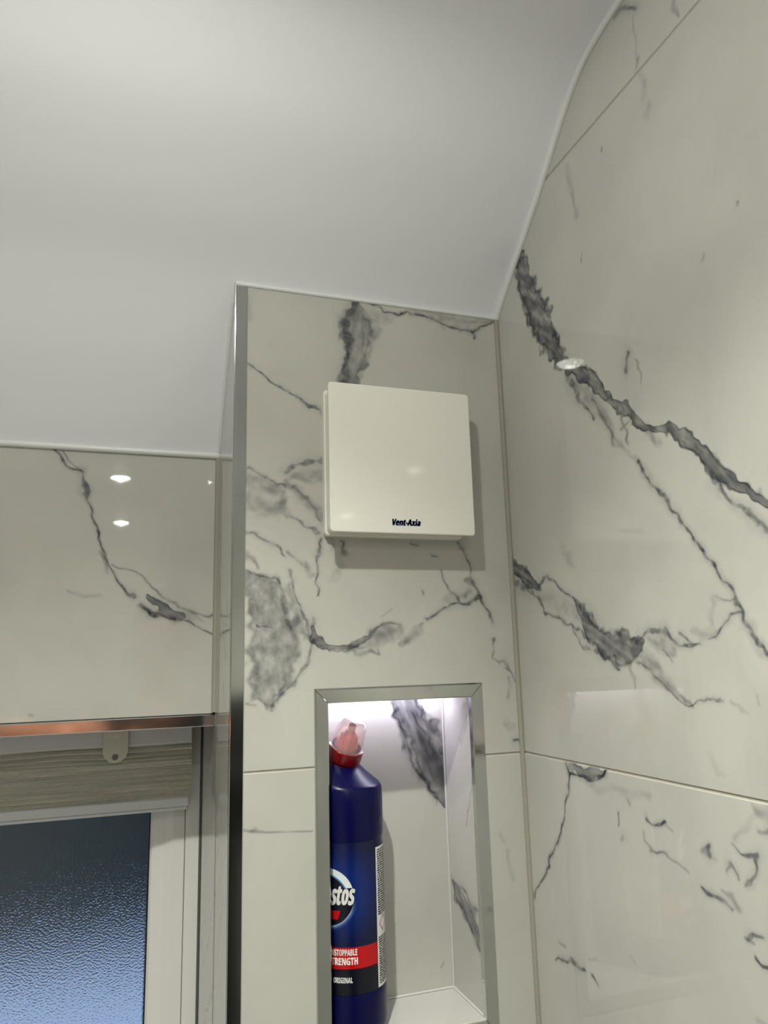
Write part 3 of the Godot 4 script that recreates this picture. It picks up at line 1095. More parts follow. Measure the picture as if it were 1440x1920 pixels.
# ==================================================================== the blind
func blind():
	var x0 := -1.08
	var x1 := -0.3270
	var t := thing("pleated_blind", "cream pleated blind drawn up at the head of the frosted window", "blind", P(0, 0, FRAME_Z))
	bx("head_rail", Vector3(x0, 0.0100, 0.002), Vector3(x1, 0.0320, 0.030), M.rail, t, 0.001)
	# the gathered pleats: a zigzag of cloth, the upper folds slack and sagging
	var m := MB.new()
	var fn := FastNoiseLite.new()
	fn.seed = 6
	fn.frequency = 1.0
	var y := 0.0100
	var lines := []
	var gaps := []
	for k in 5:
		gaps.append(0.0064 - 0.0006 * k)
	for k in 15:
		gaps.append(0.00258)
	var up := true
	for k in gaps.size() * 2:
		var row := []
		for i in 90:
			var x := lerpf(x0 + 0.002, x1 + 0.0005, i / 89.0)
			var loose := clampf(1.0 - k / 12.0, 0.0, 1.0)
			var sag := loose * 0.0036 * fn.get_noise_2d(x * 6.0, k * 0.10) + 0.0007 * fn.get_noise_2d(x * 5.0, 30 + k * 0.35)
			if k == 0:
				sag = 0.0
			var z := 0.0265 if up else 0.0180 + 0.0046 * (1.0 - loose)
			z += 0.0012 * fn.get_noise_2d(x * 9.0, 60 + k * 2.0)
			row.append(Vector3(x, y + sag - 0.0015 * (1.0 - loose) * 0.0, z))
		lines.append(row)
		up = not up
		y -= gaps[k / 2] / 2.0
	for k in lines.size() - 1:
		for i in 89:
			m.face([lines[k][i], lines[k][i + 1], lines[k + 1][i + 1], lines[k + 1][i]], Vector3(0, 0, 1))
	put(m, "pleated_cloth", M.fabric, t)
	var yb := y
	var r := MB.new()
	r.box(Vector3(x0, yb - 0.0085, 0.006), Vector3(x1 - 0.002, yb + 0.0022, 0.0285), 0.0014)
	put(r, "bottom_rail", M.rail, t)
	var r2 := MB.new()
	r2.box(Vector3(x0, yb - 0.0125, 0.008), Vector3(x1 - 0.004, yb - 0.0090, 0.0265), 0.0008)
	put(r2, "bottom_seal", M.rail, t)
	# plastic clip hanging in front of the head rail
	var c := MB.new()
	var pts := PackedVector2Array()
	for k in 17:
		var a := -PI * k / 16.0
		pts.append(Vector2(cos(a) * 0.0142, sin(a) * 0.0142))
	pts.append(Vector2(-0.0142, 0.032))
	pts.append(Vector2(0.0142, 0.032))
	c.slab(pts, Vector3(-0.4144, 0.0062, 0.0345), Vector3.RIGHT, Vector3.UP, 0.0022, 0.0006, Rect2(0, 0, 1, 1))
	var clip := put(c, "clip", M.clip, t)
	var ring := MB.new()
	ring.lathe([[0.0036, 0.0], [0.0036, 0.0003], [0.0001, 0.0003]], Transform3D(Basis(Vector3.RIGHT, PI / 2), Vector3(-0.4146, -0.0012, 0.0345)), 24)
	put(ring, "screw_hole", flat(Color(0.50, 0.49, 0.46), 0.7), clip)
	var dome := MB.new()
	dome.lathe([[0.0085, 0.0], [0.0085, 0.0016], [0.0076, 0.0020], [0.0001, 0.0020]], Transform3D(Basis(Vector3.RIGHT, PI / 2), Vector3(-0.4140, 0.0290, 0.0345)), 32)
	put(dome, "button", M.clip, clip)

# ==================================================================== the photographer, mirrored in the trims and tiles
class Field:
	# distances on a grid, joined with a smooth minimum and meshed as surface nets
	var lo: Vector3
	var cell: float
	var nx: int
	var ny: int
	var nz: int
	var f: PackedFloat32Array
	func _init(a: Vector3, b: Vector3, c: float):
		lo = a
		cell = c
		nx = int((b.x - a.x) / c) + 2
		ny = int((b.y - a.y) / c) + 2
		nz = int((b.z - a.z) / c) + 2
		f = PackedFloat32Array()
		f.resize(nx * ny * nz)
		f.fill(1.0)
	func bone(a: Vector3, b: Vector3, ra: float, rb: float, k: float, squash := Vector3.ONE):
		# a capsule that tapers from a to b; squash flattens it along the axes
		var pad := maxf(ra, rb) * 1.25 + k + cell * 2
		var p0 := (a.min(b) - Vector3.ONE * pad - lo) / cell
		var p1 := (a.max(b) + Vector3.ONE * pad - lo) / cell
		var ab := (b - a) / squash
		var ll := maxf(ab.length_squared(), 1e-9)
		for z in range(maxi(int(p0.z), 0), mini(int(p1.z) + 1, nz)):
			for y in range(maxi(int(p0.y), 0), mini(int(p1.y) + 1, ny)):
				var row := (z * ny + y) * nx
				for x in range(maxi(int(p0.x), 0), mini(int(p1.x) + 1, nx)):
					var q := (lo + Vector3(x, y, z) * cell - a) / squash
					var t := clampf(q.dot(ab) / ll, 0.0, 1.0)
					var d := (q - ab * t).length() - lerpf(ra, rb, t)
					var o := f[row + x]
					var h := maxf(k - absf(o - d), 0.0) / k
					f[row + x] = minf(o, d) - h * h * k * 0.25
	func into(m: MB):
		var idx := PackedInt32Array()
		idx.resize(f.size())
		idx.fill(-1)
		var base := m.v.size()
		for z in nz - 1:
			for y in ny - 1:
				for x in nx - 1:
					var i := (z * ny + y) * nx + x
					var inside := 0
					for c in 8:
						if f[i + (c & 1) + ((c >> 1) & 1) * nx + (c >> 2) * nx * ny] < 0.0:
							inside += 1
					if inside == 0 or inside == 8:
						continue
					var sum := Vector3.ZERO
					var n := 0
					for e in EDGES:
						var fa := f[i + (e[0] & 1) + ((e[0] >> 1) & 1) * nx + (e[0] >> 2) * nx * ny]
						var fb := f[i + (e[1] & 1) + ((e[1] >> 1) & 1) * nx + (e[1] >> 2) * nx * ny]
						if (fa < 0.0) == (fb < 0.0):
							continue
						var t := fa / (fa - fb)
						sum += Vector3(e[0] & 1, (e[0] >> 1) & 1, e[0] >> 2).lerp(Vector3(e[1] & 1, (e[1] >> 1) & 1, e[1] >> 2), t)
						n += 1
					idx[i] = m.v.size()
					m.v.append(lo + (Vector3(x, y, z) + sum / n) * cell)
					m.n.append(Vector3(f[i + 1] - f[i], f[i + nx] - f[i], f[i + nx * ny] - f[i]).normalized())
					m.u.append(Vector2.ZERO)
		var step := [1, nx, nx * ny]
		for z in range(1, nz - 1):
			for y in range(1, ny - 1):
				for x in range(1, nx - 1):
					var i := (z * ny + y) * nx + x
					for ax in 3:
						var s0 := f[i] < 0.0
						if s0 == (f[i + step[ax]] < 0.0):
							continue
						var u: int = step[(ax + 1) % 3]
						var w: int = step[(ax + 2) % 3]
						var q := [idx[i], idx[i - u], idx[i - u - w], idx[i - w]]
						if q.min() < base:
							continue
						if s0:
							m.ix.append_array([q[0], q[2], q[1], q[0], q[3], q[2]])
						else:
							m.ix.append_array([q[0], q[1], q[2], q[0], q[2], q[3]])
	const EDGES := [[0, 1], [2, 3], [4, 5], [6, 7], [0, 2], [1, 3], [4, 6], [5, 7], [0, 4], [1, 5], [2, 6], [3, 7]]

func person():
	var t := thing("person", "person in a dark top holding up a phone, mirrored in the trims", "person", Vector3.ZERO)
	var skin := flat(Color(0.80, 0.52, 0.40), 0.5)
	var cloth := flat(Color(0.035, 0.036, 0.042), 0.85)
	var denim := flat(Color(0.07, 0.08, 0.11), 0.85)
	var hair := flat(Color(0.06, 0.045, 0.035), 0.6)
	var cx := -0.305
	var cz := 1.16
	# joints
	var hip := P(cx, -0.63, cz)
	var chest := P(cx, -0.24, cz)
	var neck := P(cx, -0.02, cz - 0.01)
	var head := P(cx, 0.17, cz - 0.04)
	var sh := [P(cx - 0.19, -0.065, cz), P(cx + 0.19, -0.050, cz - 0.01)]
	var el := [P(-0.665, -0.045, 0.99), P(-0.10, -0.19, 0.99)]
	var wr := [P(-0.525, -0.040, 0.80), P(-0.335, -0.085, 0.80)]
	var kn := [P(cx - 0.11, -1.12, cz - 0.01), P(cx + 0.11, -1.12, cz - 0.01)]
	var an := [P(cx - 0.12, -1.52, cz + 0.02), P(cx + 0.12, -1.52, cz + 0.02)]
	var b := Field.new(P(-0.80, -1.60, 0.72), P(0.0, 0.36, 1.42), 0.0125)
	b.bone(hip, chest, 0.125, 0.135, 0.06, Vector3(1.25, 1, 0.82))
	b.bone(chest, P(cx, -0.10, cz), 0.135, 0.10, 0.06, Vector3(1.25, 1, 0.80))
	b.bone(sh[0], sh[1], 0.060, 0.060, 0.05)
	b.bone(P(cx, -0.10, cz), neck, 0.075, 0.056, 0.04)
	b.bone(neck, P(cx, 0.09, cz - 0.02), 0.056, 0.055, 0.03)
	b.bone(P(cx, 0.21, cz - 0.015), P(cx, 0.19, cz - 0.03), 0.090, 0.088, 0.03, Vector3(0.86, 1.0, 1.0))
	b.bone(P(cx, 0.15, cz - 0.055), P(cx, 0.085, cz - 0.085), 0.062, 0.036, 0.04)
	b.bone(P(cx, 0.175, cz - 0.118), P(cx, 0.140, cz - 0.138), 0.009, 0.013, 0.015)
	for s in 2:
		var sg := -1.0 if s == 0 else 1.0
		b.bone(P(cx + sg * 0.079, 0.185, cz - 0.01), P(cx + sg * 0.082, 0.145, cz - 0.015), 0.016, 0.011, 0.008, Vector3(0.6, 1.0, 1.0))
		b.bone(sh[s], el[s], 0.054, 0.040, 0.03)
		b.bone(el[s], wr[s], 0.040, 0.027, 0.02)
		b.bone(wr[s], wr[s] + Vector3(-sg * 0.010, 0.004, -0.025), 0.027, 0.024, 0.02)
		b.bone(P(cx + sg * 0.09, -0.66, cz), kn[s], 0.095, 0.060, 0.05)
		b.bone(kn[s], an[s], 0.058, 0.040, 0.03)
		b.bone(P(cx + sg * 0.12, -1.555, cz + 0.03), P(cx + sg * 0.13, -1.565, cz - 0.15), 0.042, 0.032, 0.03)
	var m := MB.new()
	b.into(m)
	# hands: a palm, four curled fingers and a thumb, closed on the edges of the phone
	for s in 2:
		var sg := -1.0 if s == 0 else 1.0
		var h := Field.new(wr[s] - Vector3(0.09, 0.085, 0.10), wr[s] + Vector3(0.09, 0.085, 0.05), 0.004)
		var edge := Vector3(-0.473 if s == 0 else -0.394, 0, 0.756)
		var palm := Vector3(edge.x + sg * 0.024, wr[s].y - 0.004, 0.778)
		h.bone(wr[s] + Vector3(-sg * 0.006, 0.0, -0.01), palm + Vector3(0, -0.018, 0), 0.024, 0.017, 0.016)
		h.bone(wr[s] + Vector3(-sg * 0.006, 0.0, -0.01), palm + Vector3(0, 0.020, 0), 0.022, 0.016, 0.016)
		for k in 4:
			var y: float = palm.y + 0.030 - k * 0.0185
			var long: float = [0.028, 0.034, 0.031, 0.024][k]
			var a := Vector3(edge.x + sg * 0.020, y, 0.772)
			var c := Vector3(edge.x + sg * 0.012, y, 0.744)
			var e := Vector3(edge.x - sg * long, y + 0.002, 0.7405)
			h.bone(a, c, 0.0095, 0.0088, 0.006)
			h.bone(c, e, 0.0086, 0.0070, 0.004)
		h.bone(palm + Vector3(0, 0.022, 0.004), Vector3(edge.x + sg * 0.006, palm.y + 0.046, 0.778), 0.0115, 0.0098, 0.008)
		h.bone(Vector3(edge.x + sg * 0.006, palm.y + 0.046, 0.778), Vector3(edge.x - sg * 0.020, palm.y + 0.054, 0.7745), 0.0098, 0.0080, 0.004)
		h.into(m)
	put(m, "body", skin, t)
	# dark top with short sleeves
	var c := Field.new(P(-0.76, -0.72, 0.76), P(0.02, 0.06, 1.40), 0.0125)
	c.bone(hip, chest, 0.150, 0.154, 0.06, Vector3(1.29, 1, 0.84))
	c.bone(chest, P(cx, -0.10, cz), 0.152, 0.112, 0.06, Vector3(1.27, 1, 0.82))
	c.bone(sh[0], sh[1], 0.074, 0.076, 0.05)
	for s in 2:
		c.bone(sh[s], sh[s].lerp(el[s], 0.62 if s == 0 else 1.0), 0.074, 0.062, 0.04)
	c.bone(el[1], el[1].lerp(wr[1], 0.80), 0.060, 0.044, 0.03)
	var cm := MB.new()
	c.into(cm)
	put(cm, "dark_top", cloth, t)
	var l := Field.new(P(-0.60, -1.56, 0.94), P(-0.01, -0.56, 1.38), 0.0125)
	l.bone(P(cx - 0.07, -0.66, cz), P(cx + 0.07, -0.66, cz), 0.125, 0.125, 0.05, Vector3(1.0, 1, 0.9))
	for s in 2:
		var sg := -1.0 if s == 0 else 1.0
		l.bone(P(cx + sg * 0.085, -0.68, cz), kn[s], 0.108, 0.078, 0.04)
		l.bone(kn[s], an[s], 0.078, 0.062, 0.03)
	var lm := MB.new()
	l.into(lm)
	put(lm, "trousers", denim, t)
	var hf := Field.new(P(-0.44, 0.05, 0.98), P(-0.17, 0.36, 1.30), 0.008)
	hf.bone(P(cx, 0.232, cz - 0.008), P(cx, 0.18, cz + 0.03), 0.096, 0.088, 0.02, Vector3(0.90, 1.0, 1.0))
	var hm := MB.new()
	hf.into(hm)
	put(hm, "hair", hair, t)
	for s in 2:
		var em := MB.new()
		em.lathe([[0.0001, -0.011], [0.008, -0.008], [0.011, 0.0], [0.008, 0.008], [0.0001, 0.011]], Transform3D(Basis(), P(cx + (s * 2 - 1) * 0.031, 0.180, cz - 0.109)), 16)
		put(em, "eye", flat(Color(0.25, 0.2, 0.18), 0.2), t)
	var lip := MB.new()
	lip.tube([P(cx - 0.024, 0.104, cz - 0.112), P(cx - 0.010, 0.107, cz - 0.1215), P(cx + 0.010, 0.107, cz - 0.1215), P(cx + 0.024, 0.104, cz - 0.112)], 0.005, 8)
	put(lip, "mouth", flat(Color(0.62, 0.30, 0.27), 0.4), t)
	# the phone, upright, its lens beside the eye of the picture
	var ph := thing("phone", "black phone held upright by the person mirrored in the trims", "phone", Vector3.ZERO)
	bx("case", P(-0.472, -0.132, 0.752), P(-0.395, 0.018, 0.760), flat(Color(0.03, 0.03, 0.035), 0.3), ph, 0.003)
	bx("screen", P(-0.469, -0.129, 0.7602), P(-0.398, 0.015, 0.7606), flat(Color(0.04, 0.04, 0.05), 0.1), ph)


# veins of the slabs: style, depth of tone, then x, y, half width of each point in millimetres
const VEINS := {
	"right_mid": [
		["b", 0.62, [60.8, 546.1, 10.5, 63.3, 536.8, 12.2, 68.4, 511.1, 15.4, 82, 479.9, 18.2, 97.4, 452, 19.1, 106.4, 429.7, 15.5, 120.5, 403.5, 9.8, 138.6, 382.9, 6.5, 157.6, 370.9, 7.6, 176.1, 356.2, 6.6, 189.8, 339, 5.8, 200.2, 326, 3.7, 218.7, 313.6, 5.4, 230.9, 300.7, 4, 237.4, 291.5, 2.8, 254.1, 282.5, 2.7, 268.8, 279.7, 4.2, 279.1, 273, 4.6, 293.6, 260.7, 6.4, 304.5, 249.5, 7.1, 313.2, 237.6, 7, 321.6, 226.5, 6.3, 335.3, 215.7, 5.6, 346.8, 208.8, 4.2, 359, 197.5, 4, 378.2, 182.4, 4.2, 402.6, 162.8, 4.2]],
		["d", 0.60, [49.2, 533.8, 2.7, 57.5, 510.9, 2.6, 69.5, 482.2, 3.4, 75.9, 459.4, 3.3, 88.8, 436.8, 2.4]],
		["d", 0.50, [312.5, 233.2, 2.3, 313.3, 224.1, 2.8, 322.7, 209.8, 2.2, 334.3, 199.9, 2.2, 345.8, 190.4, 2.9, 354.4, 180.6, 3.2, 371.3, 165.9, 2.3]],
		["d", 0.55, [135.9, 384.5, 4.3, 142.7, 364.4, 5, 151.5, 346.8, 3.5, 163.1, 332.5, 2.7, 174.3, 319.2, 2]],
		["f", 0.22, [145.7, 365.5, 5.6, 165.2, 347.4, 10.8, 187.7, 318.5, 10.2, 200.7, 296.5, 4.9, 209.8, 279, 3]],
		["d", 0.42, [173.5, 337.5, 2.6, 184, 321.8, 2.6, 196.5, 300.3, 2.5, 200, 286.2, 1.8]],
		["d", 0.42, [209.8, 316.1, 1.8, 214.7, 307.5, 2.4, 217.6, 296.2, 1.8, 218.7, 282.8, 1.5]],
		["d", 0.40, [228.6, 304.9, 2.3, 222.6, 299.5, 1.8, 213.3, 297.6, 1.8]],
		["f", 0.30, [243.9, 288, 4.5, 253.1, 275.9, 6.5, 258.2, 269.8, 4.3]],
		["f", 0.14, [200, 286.2, 4.3, 227.9, 265.7, 2.9, 235.2, 253, 2.8]],
		["d", 0.70, [230.1, 261.4, 2, 237.5, 249.2, 2.2, 247.1, 236.3, 2.2, 259.8, 220, 2.6, 271.4, 206.4, 2.5, 283, 191.9, 1.9, 291.2, 178.2, 2.1, 304.8, 159.9, 1.8, 316.4, 143.8, 1.7, 319.8, 136.6, 1.3, 322.8, 127.7, 1.3, 328.5, 117.8, 2.9, 332.7, 108.1, 2.1, 342.7, 96.4, 2, 355.8, 82.8, 1.9, 371.3, 65.9, 1.8]],
		["d", 0.50, [322.4, 125.2, 1.7, 313.4, 125, 1.7, 306.3, 119, 1.3, 297.4, 112.1, 1.6, 288.9, 109.7, 0.9]],
		["d", 0.30, [301.5, 138.6, 0.9, 310.6, 136.3, 0.9, 318.8, 136.7, 1.1]],
		["f", 0.12, [300.2, 137.2, 3.6, 295.3, 129.7, 4.1, 295.2, 121.9, 3.2]],
		["b", 0.62, [-6.7, 202.5, 6.9, 5.3, 198.5, 7.7, 24.4, 188.5, 8.2, 43.4, 177.1, 6.3, 54.8, 171.4, 3.1]],
		["d", 0.50, [51.8, 173.4, 3.1, 63.5, 180.5, 2.3, 80.8, 177.5, 1.8, 96.2, 165.7, 2.1, 117.6, 155.8, 1.7, 126.5, 147.4, 3.4, 138.3, 137.5, 4.6, 149.7, 127.5, 5.1]],
		["d", 0.50, [0.8, 182.9, 3.4, 31.6, 173.2, 5.6, 49.2, 161.9, 3.1, 61.1, 146.5, 1.9, 82.6, 138, 1.8, 107.6, 129.8, 1.7, 123.1, 123.4, 2, 136.7, 113.9, 3.2]],
		["f", 0.16, [53.1, 166.6, 7.7, 82.6, 153, 13.1, 114.9, 142.7, 12.3, 131.4, 131.5, 9.2]],
		["d", 0.35, [110, 127.6, 1.4, 117.8, 117.1, 1.3, 124.8, 109.8, 1.3, 137.2, 105.1, 1.9]],
		["b", 0.52, [120.9, 152.4, 2, 129.8, 139.1, 5.3, 138.1, 123.7, 7.8, 150.4, 114.9, 10.1, 165.9, 109.6, 12.2, 179.3, 105.9, 14.2, 193.5, 105.6, 13.8, 206.8, 107.9, 7.8, 213.5, 111.2, 3.3]],
		["f", 0.34, [202.8, 104.9, 7.9, 216.8, 96.3, 9.8, 229.7, 84.2, 7.3, 242.1, 74, 4.6, 255.3, 65, 2.9, 266.3, 60.7, 1.9]],
		["d", 0.50, [147.3, 104.9, 3.8, 156.5, 100.4, 3.1, 168.4, 94.1, 3, 179.9, 88.5, 1.8]],
		["f", 0.25, [183.9, 100.8, 5.8, 193.6, 91.6, 5.1, 197.4, 78.3, 3.4, 197.9, 71.7, 1.7]],
		["d", 0.45, [204.7, 93.8, 1.7, 211.9, 90.7, 1.6, 224, 81.2, 1.3, 237.7, 73.9, 1.3, 252.1, 63.3, 1, 262.8, 60.2, 1, 269.3, 62, 0.9, 282.3, 66.8, 1.4, 289.2, 66.2, 0.9, 296.1, 63.9, 1.3]],
		["d", 0.55, [204.9, 109.7, 2.8, 216.4, 116.4, 2.7, 229.7, 119.2, 2.7, 241.7, 117, 3.1, 250, 109.5, 2.5, 258.6, 105.9, 2, 278.3, 105.3, 1.4]],
		["f", 0.28, [221, 110.9, 5.4, 236.8, 106.1, 7.3, 249.7, 99.6, 5]],
		["d", 0.40, [259.8, 113.7, 1.2, 265.4, 111.8, 1.5, 271.2, 107.6, 1.4]],
		["f", 0.16, [274.7, 115.1, 2.9, 285.5, 112.6, 4.6, 299.6, 115.9, 2.7]],
		["d", 0.30, [238.4, 104, 1, 245.2, 98.4, 1, 248.8, 93.4, 1]],
		["d", 0.25, [329.2, 69.1, 0.8, 329.4, 64.2, 0.8]],
		["f", 0.12, [304.2, 63.1, 2.2, 318.1, 58.3, 1.7]],
		["d", 0.55, [231.5, 360.5, 2.4, 227.9, 351, 3.6, 224.4, 342.4, 2.4]],
		["f", 0.25, [240.4, 350.8, 1.7, 245.3, 335.2, 2.3, 242.6, 326.6, 1.7]],
		["f", 0.16, [163.4, 592.4, 3.7, 168.5, 565.2, 5.1, 173.2, 529.4, 4.3]],
		["f", 0.12, [283.6, 603.6, 3, 285.2, 580.6, 4.7, 287.2, 555.2, 5.2]],
		["d", 0.30, [222.8, 570.1, 1.3, 220.7, 567.6, 1.3]],
		["d", 0.25, [366.6, 420.5, 1.3, 365.7, 417.7, 1.3]],
		["d", 0.22, [328.7, 398.5, 1.5, 328.1, 394.3, 1.5]],
		["f", 0.20, [175.5, 485.6, 2.1, 175.3, 477.7, 2.1]],
		["f", 0.12, [104.4, 204.1, 7.2, 115.3, 193, 7, 120.9, 186, 4.1]],
		["f", 0.08, [280, 24.2, 4.5, 286.2, 13.9, 3.5]],
	],
	"right_top": [
		["d", 0.40, [258, 682, 1.9, 267.7, 676.8, 2.5, 278.3, 669.4, 2.5, 287.6, 666.1, 2.4]],
		["f", 0.22, [330.5, 632.2, 2.7, 332.8, 622.1, 3.8, 335.9, 613, 2.1]],
		["d", 0.40, [280.9, 615.7, 1.8, 279.4, 610.4, 1.8]],
		["f", 0.14, [281.6, 660.7, 1.8, 281.3, 638.5, 1.8, 280.4, 617.2, 1.8]],
	],
	"right_low": [
		["b", 0.40, [90, -4.1, 3.4, 107.9, -5.3, 5.2, 125, -5.6, 5, 140.2, -2.8, 3.1]],
		["d", 0.85, [82, -1.5, 2.1, 87.3, -10.7, 1.7, 102, -9.4, 2, 117.3, -12.2, 2.6, 133.7, -8.2, 2.5, 147.6, -1.5, 1.8]],
		["d", 0.75, [87.1, -11.7, 1.7, 83.7, -22.9, 2, 78.2, -36.4, 1, 75.9, -46, 1, 66.6, -65.7, 1.5, 54.9, -80.7, 2, 39.1, -102.8, 1.3, 12.9, -129.6, 1.3, 4.8, -142.3, 1.1]],
		["d", 0.50, [161.4, -33.6, 0.9, 158.4, -43.7, 1]],
		["d", 0.60, [199.3, -30.9, 1.6, 205.6, -33.1, 1.3, 211.9, -34.4, 1.8, 219.9, -31.3, 1.8]],
		["f", 0.20, [219.8, -32.6, 2, 229.3, -34.7, 2]],
		["d", 0.35, [175.6, -21.4, 1.4, 176.9, -22.5, 1.4]],
		["d", 0.35, [162, -54.6, 1.7, 166.5, -49.5, 2.3]],
		["f", 0.25, [193, -41.5, 1.6, 193.8, -49.6, 1.6, 201, -55, 1.6]],
		["d", 0.42, [201, -55, 1.6, 207.3, -56.1, 1, 220.2, -54.1, 1.2]],
		["f", 0.20, [220.1, -54.9, 1.5, 233.6, -58.2, 1.9, 242.7, -63.2, 1.9]],
		["d", 0.50, [260.2, -43.7, 1.4, 265.7, -43.3, 2.7, 269.4, -40, 2.2]],
		["f", 0.14, [268.9, -43.7, 2.7, 274, -48, 2.2]],
		["d", 0.50, [290.7, -32, 0.8, 295.5, -36, 1, 303.9, -37.3, 2, 312.3, -37.1, 3.2, 310.1, -45, 1.6, 306.1, -52.7, 2, 299.8, -56.9, 1.2]],
		["d", 0.42, [282.3, -50.8, 1.3, 288, -45.9, 1.7, 292.3, -49.8, 1.3, 293.8, -52.9, 1.2]],
		["d", 0.60, [256.2, -69.5, 1.4, 262.5, -71.2, 1.8, 269.8, -71.1, 2.2, 277.7, -73.6, 1.7, 285.1, -76.8, 1.3]],
		["f", 0.25, [277.6, -67.3, 2.6, 286, -67.9, 4.2, 290, -73.7, 3.3]],
		["d", 0.55, [293.8, -91.9, 1.6, 300.6, -87.5, 2, 308.8, -87.3, 1.6]],
		["f", 0.30, [295.1, -92.5, 2.4, 298.5, -94.7, 2]],
		["d", 0.65, [300.8, -103.2, 1.2, 305.8, -106.1, 1.9, 313.7, -103.4, 1.9, 324.7, -96, 1.9]],
		["d", 0.50, [36.3, -189.5, 1, 46.6, -184.2, 2, 64.7, -181.6, 2, 76.3, -181.3, 2.6, 87.4, -182.5, 1.9]],
		["d", 0.50, [101.8, -181.6, 1.8, 108.4, -186.6, 1.8]],
		["f", 0.20, [48.5, -170.4, 2.7, 57.9, -170.8, 3.4]],
		["f", 0.12, [97.6, -169.8, 3.1, 110.7, -164.7, 2.4]],
		["f", 0.15, [162.1, -147.5, 2.2, 165.5, -148.4, 2.2]],
		["f", 0.32, [316.5, -4.8, 3.6, 328.7, -4.5, 4.7, 339.3, -6, 4.5]],
		["d", 0.35, [316.2, -18.5, 1.6, 323.2, -19.5, 2, 331, -17.3, 1.9]],
		["f", 0.12, [123.2, -17.9, 5, 155.6, -15.6, 4.7, 206, -12.6, 4.2]],
		["f", 0.10, [294.6, -29.5, 3.4, 316.6, -9.9, 4]],
		["f", 0.15, [295.7, -141.2, 2.4, 304.6, -140.9, 3.1]],
	],
	"front_top": [
		["b", 0.34, [-179.4, 501, 5.1, -177.1, 490.9, 5.7, -177.6, 469.6, 19, -176.8, 449.9, 15.7, -180.3, 429.9, 13.1, -186.2, 409.9, 10.5, -191.3, 395.2, 9.2]],
		["d", 0.50, [-177, 497.4, 4.5, -185.4, 484, 5.1, -191.3, 465.9, 5, -187.8, 453.7, 5.6, -186.2, 439.3, 5, -190.9, 416.9, 4.9, -193.1, 395, 4.9]],
		["f", 0.20, [-174.8, 482.2, 12.7, -157.2, 480.6, 12.9, -141.1, 484.1, 6.5, -124.8, 488.8, 3.3]],
		["f", 0.22, [-154.4, 465.5, 6.4, -164.6, 438.7, 5, -172.5, 418.9, 4.4, -179, 402.6, 3.7]],
		["d", 0.60, [-163.1, 497.4, 1.3, -153.6, 494.8, 1.3, -144.8, 491.4, 1.4, -127.4, 489.2, 1.8, -116.8, 493.2, 1.7, -99, 491.6, 2, -88.5, 489, 2, -79.8, 488.1, 1, -70.5, 484, 1.4, -57.8, 480.2, 1.5, -33.6, 479.9, 1.9, -24.9, 486.4, 1.4, -12.6, 492.1, 1.4, -1.6, 497, 1.4]],
		["d", 0.50, [-33.6, 479.9, 1.7, -32, 471.3, 1.4]],
		["f", 0.20, [-104.8, 498.2, 4.7, -78.2, 493.7, 6.8, -51.1, 489.8, 6.2, -23, 494.2, 4.2, -1.4, 499.7, 3.5]],
		["f", 0.15, [-75.2, 486.1, 5.4, -72, 481.1, 4]],
		["d", 0.50, [-299.4, 411.3, 1.7, -294.9, 407.6, 2, -290.4, 405.1, 0.9, -279.6, 397.3, 0.9, -264.3, 389.3, 1.5, -259.7, 386.7, 1.5, -250.6, 381.6, 1.1, -243.1, 376.9, 2.4, -235, 372.3, 2.7, -226.2, 368.9, 2.4, -216.9, 360.7, 2.4]],
		["d", 0.42, [-298.4, 297.3, 1.1, -289.7, 293.3, 1.4, -279.2, 288.8, 1.7, -269.3, 283.2, 1.7, -258.2, 279.2, 1.7]],
		["f", 0.30, [-297.2, 286.2, 7.7, -285.8, 282.3, 10, -272, 275.7, 8.3, -261, 275.1, 4.5]],
		["f", 0.26, [-295.9, 265.1, 9.8, -282.9, 257.3, 12.1, -269.2, 255.1, 8.9, -261, 263.9, 6.7]],
		["d", 0.45, [-259.3, 294.5, 2.8, -252.5, 300, 3.4, -244, 303.4, 3.4, -235.5, 306.3, 4, -226.8, 308.5, 3.5, -214.1, 308.7, 4.1]],
		["f", 0.30, [-252.5, 292.6, 4.5, -241.2, 291.5, 8, -227, 291.1, 8.1, -217.7, 294.5, 5.8]],
		["f", 0.22, [-255.4, 283.9, 5.6, -244.2, 273.1, 7.9, -232.9, 262.2, 6.8, -221.7, 251.4, 5.1]],
		["d", 0.32, [-248.7, 278.6, 2.3, -238.5, 270.5, 2.3, -228.4, 258.5, 2.3, -221.7, 245.7, 2.3]],
		["f", 0.20, [-261, 272.3, 4.5, -262.1, 258.2, 4.5, -255.5, 248.4, 3.3]],
		["d", 0.30, [-252.7, 248.5, 1.7, -235.9, 239.6, 1.7, -223, 231.6, 1.7]],
		["d", 0.36, [-298.3, 231.5, 1.6, -289.2, 228, 1.6, -280.1, 223.3, 1.9, -268.1, 216, 1.6, -258.3, 208.6, 1.1]],
		["d", 0.22, [-255.5, 211.4, 2.7, -244.5, 203.4, 2.8, -236.2, 198, 2.2]],
		["d", 0.50, [-219.6, 227.2, 2.3, -222, 217.6, 2.2, -225.5, 209.2, 2.5, -226.2, 198.2, 1.7, -226.3, 184.4, 1.4, -224.2, 169.2, 1.2]],
		["f", 0.28, [-239, 198, 2.8, -233.5, 189.8, 5, -227.9, 189.9, 2.8]],
		["f", 0.25, [-297.6, 207.8, 4.3, -290.7, 202.5, 4.3, -288, 196.2, 2.7]],
		["p", 0.36, [-295.3, 182.2, 10.6, -282.5, 173.3, 15.4, -277.1, 150.6, 19, -267.5, 130, 24.3, -270.6, 106.3, 25, -274.3, 84.9, 19.6, -276.8, 70.8, 10.2, -271.6, 61, 3.6]],
